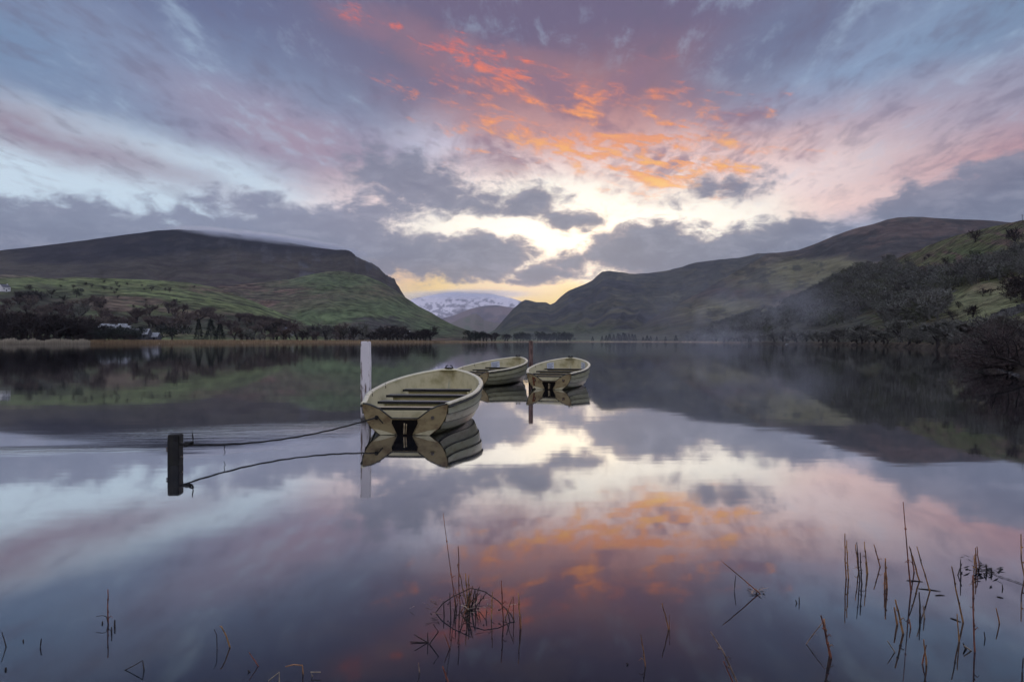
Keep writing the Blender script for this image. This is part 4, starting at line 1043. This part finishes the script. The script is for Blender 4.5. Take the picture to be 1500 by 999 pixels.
# undergrowth of both, on the bank itself
g = 'low bare bushes along the foot of the left bank wood'
for i in range(22):
    x = -50+i*11.4+rnd.uniform(-4, 4); p, r = ground(x, rnd.uniform(3, 7))
    plant('bush_dark', p, rnd.uniform(2.4, 4.2), 1.7, 'low dark bare bush along the foot of the left bank wood', 'bush', g)
# 2 woodland on the fields behind
Lf, Ls, Ln = LAYERS['fields'], LAYERS['spur'], LAYERS['near']
def on(layer, x, y): return LAYERS[layer].locate(x, y)
g = 'brown trees in the belt below the green fields'
for i in range(44):
    x = rnd.uniform(-40, 215); y = rnd.uniform(446, 486) if x < 150 else rnd.uniform(466, 488); p, r = on('fields', x, y)
    plant('brown', p, rnd.uniform(8, 13), 1.25, 'bare grey-brown tree in the woodland behind the left bank', 'tree', 'bare grey-brown trees in the woodland behind the left bank')
for i in range(20):
    x = rnd.uniform(25, 95); p, r = on('fields', x, np.interp(x, [25, 95], [418, 440])+rnd.uniform(0, 26))
    plant('bush_dark', p, rnd.uniform(6, 10), 1.5, 'dark bush in the wooded gully above the left woodland', 'bush', 'dark bushes in the wooded gully above the left woodland')
for i in range(46):
    x = rnd.uniform(205, 420); y = rnd.uniform(462, 492) if x > 300 else rnd.uniform(458, 492); y = max(y, np.interp(x, [200, 300, 360, 430], [456, 462, 474, 486]))
    p, r = on('fields', x, y)
    plant('brown', p, rnd.uniform(9, 14), 1.25, 'bare purplish brown tree in the belt below the green fields', 'tree', g)
plant('grey', on('fields', 116, 474)[0], 17, .8, 'tall slim bare tree standing alone above the left wood', 'tree')
# 3 trees along the shore meadows
for i in range(36):
    x = 345+i*5.6+rnd.uniform(-4, 4); p, r = ground(x, rnd.uniform(20, 130)); ty = rnd.uniform(476, 487)+np.interp(x, [340, 440, 540], [4, 0, 3])
    plant(rnd.choice(('brown', 'brown', 'dark', 'grey')), p, top_h(x, ty, r)*rnd.choice((.6, .8, 1, 1.1, 1.3)), rnd.uniform(.9, 1.4), 'bare tree in the row along the meadow left of the white post', 'tree', 'bare trees along the meadow left of the white post')
for i in range(16):
    x = 552+i*5.2+rnd.uniform(-2, 2); p, r = ground(x, rnd.uniform(8, 60)); ty = rnd.uniform(480, 489)
    plant('dark', p, top_h(x, ty, r)*rnd.choice((.6, .8, 1, 1.1)), 1.45, 'low dark bare tree on the shore just right of the white post', 'tree', 'low dark trees just right of the white post')
for x, ty, lab in ((252, 471, 'round dark evergreen left of the meadow gap'), (291, 470, 'slim dark conifer between the two broad ones on the left meadow'), (309, 470, 'broad dark conifer at the right of the left meadow trees'), (322, 476, 'small dark conifer right beside the broad one on the left meadow')):
    p, r = ground(x, 40+rnd.uniform(0, 20)); plant('conifer' if x > 280 else 'evergreen', p, top_h(x, ty, r), 1.25 if x != 291 else .8, lab)
for i in range(9):
    x = 690+i*6.0+rnd.uniform(-1.5, 1.5)+(6 if i > 6 else 0); p, r = ground(x, rnd.uniform(10, 60)); ty = (483, 484, 485, 487, 488, 488, 489, 490, 490)[i]
    plant('evergreen' if i < 3 else 'dark', p, top_h(x, ty, r), 1.4, 'dark rounded tree in the clump on the far shore behind the boats', 'tree', 'rounded trees on the far shore behind the boats')
for i in range(16):
    x = 757+i*4.8+rnd.uniform(-1, 1)+(6 if i > 4 else 0); p, r = ground(x, rnd.uniform(10, 60)); ty = rnd.uniform(485, 489)
    plant('evergreen', p, top_h(x, ty, r), 1.2, 'dark tree in the far shore clump behind the brown post', 'tree', 'dark trees in the far shore clump behind the brown post')
for i in range(18):
    x = (868, 882, 888, 893, 899, 905, 908, 913, 916, 921, 926, 930, 942, 948, 953, 962, 975, 990)[i]; p, r = ground(x, rnd.uniform(10, 50)); ty = (494, 493, 492, 490, 491, 489, 490, 488, 489, 490, 490, 491, 494, 492, 493, 494, 494, 492)[i]
    plant('conifer', p, top_h(x, ty, r), 1.3, 'small dark conifer in the line on the far shore right of the boats', 'tree', 'small conifers on the far shore right of the boats')
# 4 scattered thorn bushes on the green fields and on the right hill
for x, y, k in ((108, 423, 1), (126, 419, 1), (134, 422, .9), (153, 416, 1), (153, 425, 1), (163, 425, .8), (171, 418, 1), (174, 422, .8), (171, 427, .8), (168, 431, .8), (172, 437, .8), (186, 418, .7), (214, 443, .8), (222, 426, 1.2), (211, 426, .7), (242, 426, .8), (248, 428, 1.3), (89, 421, .7), (208, 420, .7), (255, 450, 1.9), (262, 446, .8), (284, 422, .8), (196, 452, .8)):
    p, r = on('fields', x, y); plant('bush_dark', p, 5.2*k, 1.2, 'dark thorn bush dotted on the green sloping field at left', 'bush', 'dark thorn bushes dotted on the green field at left')
plant('evergreen', on('fields', 112, 435)[0], 11, 1.3, 'large round dark tree at the left edge of the green field', 'tree')
for x, y, h, lab in ((1428, 356, 9, 'largest dark bush high on the green right-hand hill'), (1387, 392, 6.5, 'dark round bush near the middle of the right-hand hill'), (1370, 398, 4.5, 'small bush left of the round one on the right-hand hill'), (1488, 360, 10, 'dark bush near the right edge high on the hill'), (1431, 380, 6, 'greenish bush under the largest one on the right-hand hill'), (1360, 378, 3, 'tiny bush on the left crest of the green hill'), (1308, 378, 5, 'small tree standing on the crest where the right wood ends'), (1355, 382, 3, 'low bush just below the tiny one on the left crest'), (1477, 352, 5, 'short bush above the hedge near the right edge of the hill')):
    p, r = on('near', x, y); plant('olive' if 'greenish' in lab else 'bush_dark', p, h, 1.2, lab, 'bush')
for x, y, h in ((1405, 452, 2.2), (1470, 418, 2.4), (1440, 435, 3.0), (1450, 433, 2.4), (1398, 428, 2), (1480, 442, 4.2), (1490, 444, 5), (1500, 440, 5.5), (1513, 440, 5), (1418, 462, 2.4), (1396, 470, 2.6), (1424, 466, 2.6)):
    p, r = on('near', x, y); plant('bush_dark', p, h, 1.4, 'dark bush on the pale grassy slope at the right', 'bush', 'dark bushes on the pale grassy slope at right')
# 5 the wood on the right: waterside trees one by one, the mass on the slope as stuff
g = 'bare grey trees along the right-hand waterside'
for i in range(62):
    x = 1010+i*7.2+rnd.uniform(-4, 4); p, r = ground(x, rnd.uniform(3, 14)); p.z = max(.5, float(Ln.height(np.array([math.atan((x-CX)/F)]), np.array([r]))[0]))
    ty = np.interp(x, [1000, 1100, 1150, 1250, 1350, 1440], [490, 486, 488, 482, 474, 474])+rnd.uniform(-3, 6)
    plant(rnd.choice(('grey', 'grey', 'bush_grey')), p-Vector((0, 0, .2)), max(2.5, top_h(x, ty, r)-p.z)*rnd.choice((.6, .8, 1, 1.1, 1.3)), 1.35, 'bare grey lichened tree along the right-hand waterside', 'tree', g)
WOOD = [(985, 498), (1020, 488), (1060, 468), (1100, 452), (1140, 441), (1175, 424), (1200, 408), (1240, 398), (1290, 386), (1320, 388), (1350, 402), (1390, 408), (1430, 398), (1470, 384), (1540, 372), (1560, 392), (1500, 408), (1450, 412), (1400, 424), (1375, 436), (1350, 440), (1385, 448), (1380, 470), (1330, 478), (1290, 476), (1300, 462), (1270, 462), (1240, 476), (1200, 480), (1150, 490), (1100, 500)]
def forest():
    rn = random.Random(5); np_r = np.random.RandomState(4)
    vs = []
    for sd in range(5):
        segs, tw = bare_proto(40+sd, 'grey', .017, 1, .6, .2, 2, fill=0)
        tw += [(p, q, max(r0, .008)) for p, q, r0, r1, lv in segs]
        # fill out a rounded crown of fine twigs
        for _ in range(150):
            d = Vector((rn.gauss(0, 1), rn.gauss(0, 1), rn.gauss(0, 1))).normalized(); c = Vector((d.x*.36, d.y*.36, .60+d.z*.36))*1.0; c = Vector((0, 0, .6))+(c-Vector((0, 0, .6)))*rn.random()**.35
            tw.append((c, c+(d+Vector((0, 0, .35))).normalized()*rn.uniform(.06, .13), .014))
        V = []
        for p, q, w in tw:
            a = (q-p).cross(Vector((rn.gauss(0, 1), rn.gauss(0, 1), rn.gauss(0, 1)))).normalized()*w; V += [tuple(p-a), tuple(p+a), tuple(q+a*.3), tuple(q-a*.3)]
        vs.append(np.array(V))
    allV, allc = [], []; n = 0
    while n < 1500:
        x = rn.uniform(985, 1560); y = rn.uniform(372, 500)
        if not inpoly(np.array([x]), np.array([y]), WOOD)[0]: continue
        if fbm(np.array([x/28]), np.array([y/14]), 77, 3)[0] > .17: continue
        p, r = on('near', x, y)
        if r > 1300: continue
        if rn.random() > min(1, r/300+.25): continue
        h = rn.uniform(5.0, 9.0)*(1.15 if r > 400 else .9); v = vs[rn.randrange(5)]; a = rn.uniform(0, 6.283); ca, sa = math.cos(a), math.sin(a)
        w = h*rn.uniform(.95, 1.35)
        q = np.stack([(v[:, 0]*ca-v[:, 1]*sa)*w+p.x, (v[:, 0]*sa+v[:, 1]*ca)*w+p.y, v[:, 2]*h+p.z-.3], -1)
        allV.append(q)
        k = rn.random(); c = C(104, 105, 98)*(1-k)+C(70, 66, 62)*k
        if rn.random() < .14: c = C(78, 80, 62)
        allc.append(np.tile(c, (len(v), 1))); n += 1
    V = np.concatenate(allV); Q = np.arange(len(V)).reshape(-1, 4)
    m, nt, b = new_mat('woodland'); at = nt.nodes.new('ShaderNodeAttribute'); at.attribute_name = 'albedo'; nt.links.new(at.outputs['Color'], b.inputs['Base Color']); b.inputs['Roughness'].default_value = 1
    tag(link('woodland', np_mesh('woodland', V, Q, {'albedo': np.concatenate(allc)}), m), 'bare grey winter wood covering the lower slope of the right hill', 'woodland', kind='stuff')
forest()
# 6 the low willows leaning over the water at the right edge
def willow(x, y, h, lab, sd, lean, twm='twig_brown', wide=1.0):
    rn = random.Random(sd); root = tag(empty('willow_bush', px2world(x, y, .05)), lab, 'bush'); segs = []
    def rec(p, d, L, r, lv):
        q = p
        for i in range(4):
            d = (d+Vector((rn.gauss(0, .16), rn.gauss(0, .16), rn.gauss(0, .13)-(.05 if lv < 3 else .02)))).normalized()
            q2 = q+d*(L/4)
            if q2.z < -.0: d.z = abs(d.z)*.5; q2 = q+d*(L/4)
            segs.append((q, q2, r*(1-.2*i/4), r*(1-.2*(i+1)/4), lv)); q = q2
            if lv > 0:
                for _ in range(2 if i == 3 else rn.choice((1, 1, 2))):
                    a = rn.uniform(0, 6.283); rec(q, (d*.6+Vector((math.cos(a), math.sin(a), rn.uniform(-.3, .7)))*.55).normalized(), L*rn.uniform(.5, .72), r*.52, lv-1)
    for k in range(7):
        a = rn.uniform(0, 6.283); d = Vector((math.cos(a)*.8+lean, math.sin(a)*.5, rn.uniform(.25, 1.0))).normalized()
        rec(Vector((rn.gauss(0, .15), rn.gauss(0, .15), 0)), d, h*.62, .05, 3)
    sx_ = wide
    segs = [(Vector((p.x*sx_, p.y, p.z)), Vector((q.x*sx_, q.y, q.z)), a, b, lv) for p, q, a, b, lv in segs]
    link('trunk', seg_mesh('trunk', [s_ for s_ in segs if s_[4] >= 2], 5), M['bark'], root)
    tw = [(p, q, max(r0*.8, .006)) for p, q, r0, r1, lv in segs if lv < 2]
    for p, q, a, b, lv in segs:
        if lv == 0 and rn.random() < .7:
            u = q; d = (q-p).normalized()+Vector((rn.gauss(0, .5), rn.gauss(0, .5), rn.gauss(0, .4))); tw.append((u, u+d.normalized()*rn.uniform(.1, .3), .005))
    link('crown', sliver_mesh('crown', tw), M[twm], root)
willow(1497, 543, 2.0, 'nearest bare willow leaning over the water at the right edge', 3, -.5)
willow(1530, 549, 2.3, 'willow half outside the right edge of the picture, nearest the water', 8, -.3, 'twig_dark')
willow(1462, 527, 2.2, 'bare scrubby bush behind and left of the leaning willow', 5, -.2, 'twig_brown')
willow(1440, 521, 2.5, 'leftmost of the scrubby bare bushes at the right edge', 6, 0, 'twig_grey')
willow(1490, 529, 2.6, 'scrubby bare bush directly behind the leaning willow', 7, 0, 'twig_grey')
# 7 reed beds
def reed_bed():
    rn = np.random.RandomState(3); V, Q = [], []; cols = []
    n = 15000
    x = rn.uniform(-120, 800, n); keep = rn.rand(n) < np.interp(x, [-120, 0, 640, 700, 800], [1, 1, 1, .5, .4]); x = x[keep]; n = len(x)
    a = az_of(x); r0 = shore_r(a); near = x < 132
    r = r0+np.where(near, rn.uniform(-5, 1, n), rn.uniform(0, 9, n)); h = np.where(near, rn.uniform(1.0, 1.9, n)*(.6+.9*(fbm(x/7, x*0, 5, 3)+.4)), rn.uniform(1.2, 2.0, n)*np.interp(x, [600, 700, 800], [1, .7, .45]))
    X, Y = r*np.sin(a), r*np.cos(a); w = rn.uniform(.05, .12, n); dx = rn.normal(0, .25, n)
    P = np.stack([np.stack([X-w, Y, np.zeros(n)-.1], -1), np.stack([X+w, Y, np.zeros(n)-.1], -1), np.stack([X+dx+w*.3, Y, h], -1), np.stack([X+dx-w*.3, Y, h], -1)], 1).reshape(-1, 3)
    c = np.where(near[:, None], C(170, 160, 140), C(150, 128, 98))*rn.uniform(.7, 1.15, n)[:, None]
    m, nt, b = new_mat('reed_bed'); at = nt.nodes.new('ShaderNodeAttribute'); at.attribute_name = 'albedo'; nt.links.new(at.outputs['Color'], b.inputs['Base Color']); b.inputs['Roughness'].default_value = 1
    tag(link('reed_bed', np_mesh('reed_bed', P, np.arange(len(P)).reshape(-1, 4), {'albedo': np.repeat(c, 4, 0)}), m), 'tan dead reeds fringing the left and far shores', 'reeds', kind='stuff')
reed_bed()

# ------------------------------------------------------------------ houses, caravans, wall, pole
M['white_wall'] = simple('white_render', (214, 214, 216), (180, 178, 176), 2, .85, 0); M['slate'] = simple('slate_roof', (84, 84, 92), (60, 60, 68), 3, .6, 0); M['pane'] = simple('dark_window', (30, 34, 40), (20, 22, 26), 3, .15, 0)
M['caravan'] = simple('caravan_panel', (150, 152, 154), (104, 106, 108), 2, .6, 0)
def house(p, w, dep, h, rz, label, roof='slate', wall='white_wall', chim=True, cat='house', nm='cottage'):
    root = tag(empty(nm, p, rz), label, cat); hr = dep*.42
    mb = MB(); mb.box((0, 0, h/2-.3), (w, dep, h+.6))
    for sx_ in (-1, 1): mb.face([(sx_*w/2, -dep/2, h), (sx_*w/2, dep/2, h), (sx_*w/2, 0, h+hr)])
    mb.build('wall', M[wall], root)
    mb = MB(); e = .25
    for sy in (-1, 1):
        a = Vector((-w/2-e, sy*(dep/2+e), h-e*.8)); b = Vector((w/2+e, sy*(dep/2+e), h-e*.8)); c = Vector((w/2+e, 0, h+hr+.03)); d = Vector((-w/2-e, 0, h+hr+.03)); u = Vector((0, 0, .16))
        mb.face((a, b, c, d)); mb.face((a+u, b+u, c+u, d+u)); mb.face((a, b, b+u, a+u)); mb.face((b, c, c+u, b+u)); mb.face((d, a, a+u, d+u))
    rf = mb.build('roof', M[roof], root)
    if chim:
        mb = MB(); mb.box((w*.4, 0, h+hr+.3), (.8, .7, 1.5)); mb.build('chimney', M[wall], rf)
    for k in (-.3, .3):
        mb = MB(); mb.box((w*k, -dep/2-.03, h*.58), (1.0, .08, 1.1)); mb.build('window', M['pane'], root)
    mb = MB(); mb.box((0, -dep/2-.03, 1.0), (.95, .08, 2.0)); mb.build('door', M['pane'], root)
    return root
house(on('fields', 6, 427)[0], 9, 7, 4.6, 1.3, 'white gabled farmhouse on the hillside at the far left edge')
house(on('spur', 594, 487)[0] if False else ground(594, 190)[0]+Vector((0, 0, 4.5)), 10, 5, 2.6, .1, 'low white cottage behind the shore trees right of the white post')
house(ground(424, 240)[0]+Vector((0, 0, 6)), 7, 6, 4.2, .3, 'white house showing between the meadow trees left of the white post')
house(ground(411, 250)[0]+Vector((0, 0, 6.5)), 4, 5, 4.0, .3, 'narrow white outbuilding just left of the white house in the trees', chim=False, cat='outbuilding', nm='outbuilding')
house(ground(206, 60)[0]+Vector((0, 0, 1.0)), 9, 6, 3.2, .1, 'pale-roofed low building just right of the left bank wood', roof='caravan', wall='slate', chim=False, cat='building', nm='shed')
house(ground(222, 58)[0]+Vector((0, 0, .3)), 8, 5, 2.4, .05, 'dark low shed with a grey roof beside the left meadow', roof='caravan', wall='slate', chim=False, cat='building', nm='shed')
for i, (x, y) in enumerate(((131, 476), (139, 474), (147, 476), (153, 472), (158, 477), (163, 473), (168, 476), (175, 474), (180, 472), (185, 475))):
    p, r = ground(x, 110+rnd.uniform(0, 20)); p.z = top_h(x, y+3, r)-2.6
    root = house(p, 4.4, 2.4, 1.8, rnd.uniform(-.6, .9), None, 'caravan', 'caravan', False, 'caravan', 'static_caravan')
    root['label'] = '%s from the left of the white caravans showing above the dark evergreens' % ORD[i]; root['group'] = 'white caravans above the left bank wood'
def wall_run(pts, h, label):
    mb = MB(); rn = random.Random(2)
    for (x, y), (x2, y2) in zip(pts[:-1], pts[1:]):
        a, b = on('near', x, y)[0], on('near', x2, y2)[0]; n = max(2, int((b-a).length/1.1))
        for k in range(n):
            p = a.lerp(b, (k+.5)/n); r_ = math.hypot(p.x, p.y); p.z = float(Ln.height(np.array([math.atan2(p.x, p.y)]), np.array([r_]))[0])
            mb.box((p.x, p.y, p.z+h/2-.1), ((b-a).length/n*1.05, .7, h+.4+rn.uniform(-.12, .15)), math.atan2((b-a).y, (b-a).x)+rn.uniform(-.04, .04))
    o = mb.build('stone_wall', simple('dry_stone', (92, 92, 90), (50, 50, 50), .9, .95, .6, .2)); tag(o, label, 'wall')
wall_run([(1455, 473), (1468, 467), (1480, 462), (1492, 458), (1510, 452), (1540, 446)], 1.1, 'dark dry stone wall crossing the pale slope at the right edge')
p, r = on('near', 1497.5, 326)
mb = MB(); mb.tube([(0, 0, -.5), (0, 0, 5.0)], .12, 6); root = tag(empty('utility_pole', p), 'thin pole on the crest at the right edge', 'pole'); mb.build('pole_shaft', M['bark'], root)
mb = MB(); mb.box((0, 0, 4.6), (1.6, .14, .14)); mb.build('crossarm', M['bark'], root)
# small white float by the right-hand bank, and pale stones at the waterline under the willow
p = px2world(1153, 505); mb = MB(); mb.tube([(-.5, 0, .08), (-.3, 0, .1), (.3, 0, .1), (.5, 0, .16)], [.12, .24, .24, .05], 8, 0, True, .8)
o = mb.build('mooring_float', M['caravan'], None, True); o.location = p; tag(o, 'tiny white float by the bank below the right-hand wood', 'float')
for i in range(16):
    x = 1424+i*4.6+rnd.uniform(-2, 2); p, r = ground(x, rnd.uniform(-1.2, .6)); p.z = 0
    bm = bmesh.new(); bmesh.ops.create_icosphere(bm, subdivisions=2, radius=1); s_ = rnd.uniform(.05, .12)
    for v in bm.verts: v.co = Vector((v.co.x*s_*1.5, v.co.y*s_, v.co.z*s_*.7))*(1+.25*(rnd.random()-.5))
    me = bpy.data.meshes.new('stone'); bm.to_mesh(me); bm.free(); o = link('shore_stone', me, M.setdefault('stone', simple('pale_shore_stone', (96, 94, 92), (60, 58, 58), 6, .9, .3, .01)), smooth=True); o.location = p
    tag(o, 'pale stone at the waterline under the willows at right', 'stone', 'pale stones at the waterline under the willows')

# ------------------------------------------------------------------ air
def haze_mat(name, dens, col=(.80, .86, 1.0), an=.2):
    m = bpy.data.materials.new(name); m.use_nodes = True; nt = m.node_tree; nt.nodes.clear()
    out = nt.nodes.new('ShaderNodeOutputMaterial'); v = nt.nodes.new('ShaderNodeVolumePrincipled')
    v.inputs['Color'].default_value = (*col, 1); v.inputs['Anisotropy'].default_value = an; v.inputs['Density'].default_value = dens
    nt.links.new(v.outputs[0], out.inputs['Volume']); return m, nt, v
mb = MB(); mb.box((0, 0, 420-2), (23700, 23700, 840)); hz = mb.build('haze', haze_mat('haze', 3.2e-5)[0]); tag(hz, 'thin morning haze filling the valley', 'haze', kind='stuff'); hz.location.z = 0

def mist(name, label, px, py, dist, rad, dens, scale, thr, seed, rz=0, an=.3):
    """a bank of drifting mist: soft-edged, broken by noise"""
    c = at_dist(px, py, dist); bm = bmesh.new(); bmesh.ops.create_icosphere(bm, subdivisions=3, radius=1)
    for v in bm.verts: v.co = Vector((v.co.x*rad[0], v.co.y*rad[1], v.co.z*rad[2]))
    me = bpy.data.meshes.new(name); bm.to_mesh(me); bm.free()
    m, nt, vol = haze_mat(name, 0, (.9, .93, 1.0), an)
    tc = nt.nodes.new('ShaderNodeTexCoord'); mp = nt.nodes.new('ShaderNodeMapping'); mp.inputs['Scale'].default_value = (1/rad[0], 1/rad[1], 1/rad[2])
    nt.links.new(tc.outputs['Object'], mp.inputs[0])
    g = nt.nodes.new('ShaderNodeTexGradient'); g.gradient_type = 'SPHERICAL'; nt.links.new(mp.outputs[0], g.inputs[0])
    n = noise(nt, tc.outputs['Object'], scale, 4, .6, .4)
    d = E(nt, g.outputs['Fac']).step(0, .7)*(n+seed*0.0).step(thr, thr+.22)*dens
    nt.links.new(d.s, vol.inputs['Density'])
    o = link(name, me, m); o.location = c; o.rotation_euler = (0, 0, rz)
    return tag(o, label, 'mist', kind='stuff')
mist('mist', 'mist rising off the water in front of the right-hand wood', 1085, 470, 230, (44, 40, 24), .010, .075, .44, 0)
mist('mist', 'low mist lying on the lake before the right-hand hills', 1010, 497, 330, (120, 60, 6), .004, .03, .4, 0)
mist('cloud', 'cloud cap clinging to the crest of the left mountain', 400, 355, 2830, (460, 170, 36), .034, .010, .30, 0)
bpy.data.objects['cloud'].rotation_euler = (0, .125, .05)
mist('cloud', 'pale cloud veiling the top of the snowy mountain', 690, 431, 8600, (1000, 500, 75), .0030, .003, .26, 0)
SC.cycles.volume_step_rate = 1.5
TENS = {2: 'twent', 3: 'thirt', 4: 'fort', 5: 'fift', 6: 'sixt', 7: 'sevent'}
for n_ in range(len(ORD)+1, 80): ORD.append(TENS[n_//10]+('ieth' if n_ % 10 == 0 else 'y-'+ORD[n_ % 10-1]))
for g_ in sorted({o['group'] for o in COL.objects if o.get('group') and o.get('category') in ('tree', 'bush', 'stone')}):
    ordinal_labels(g_, '%s from left of '+g_)
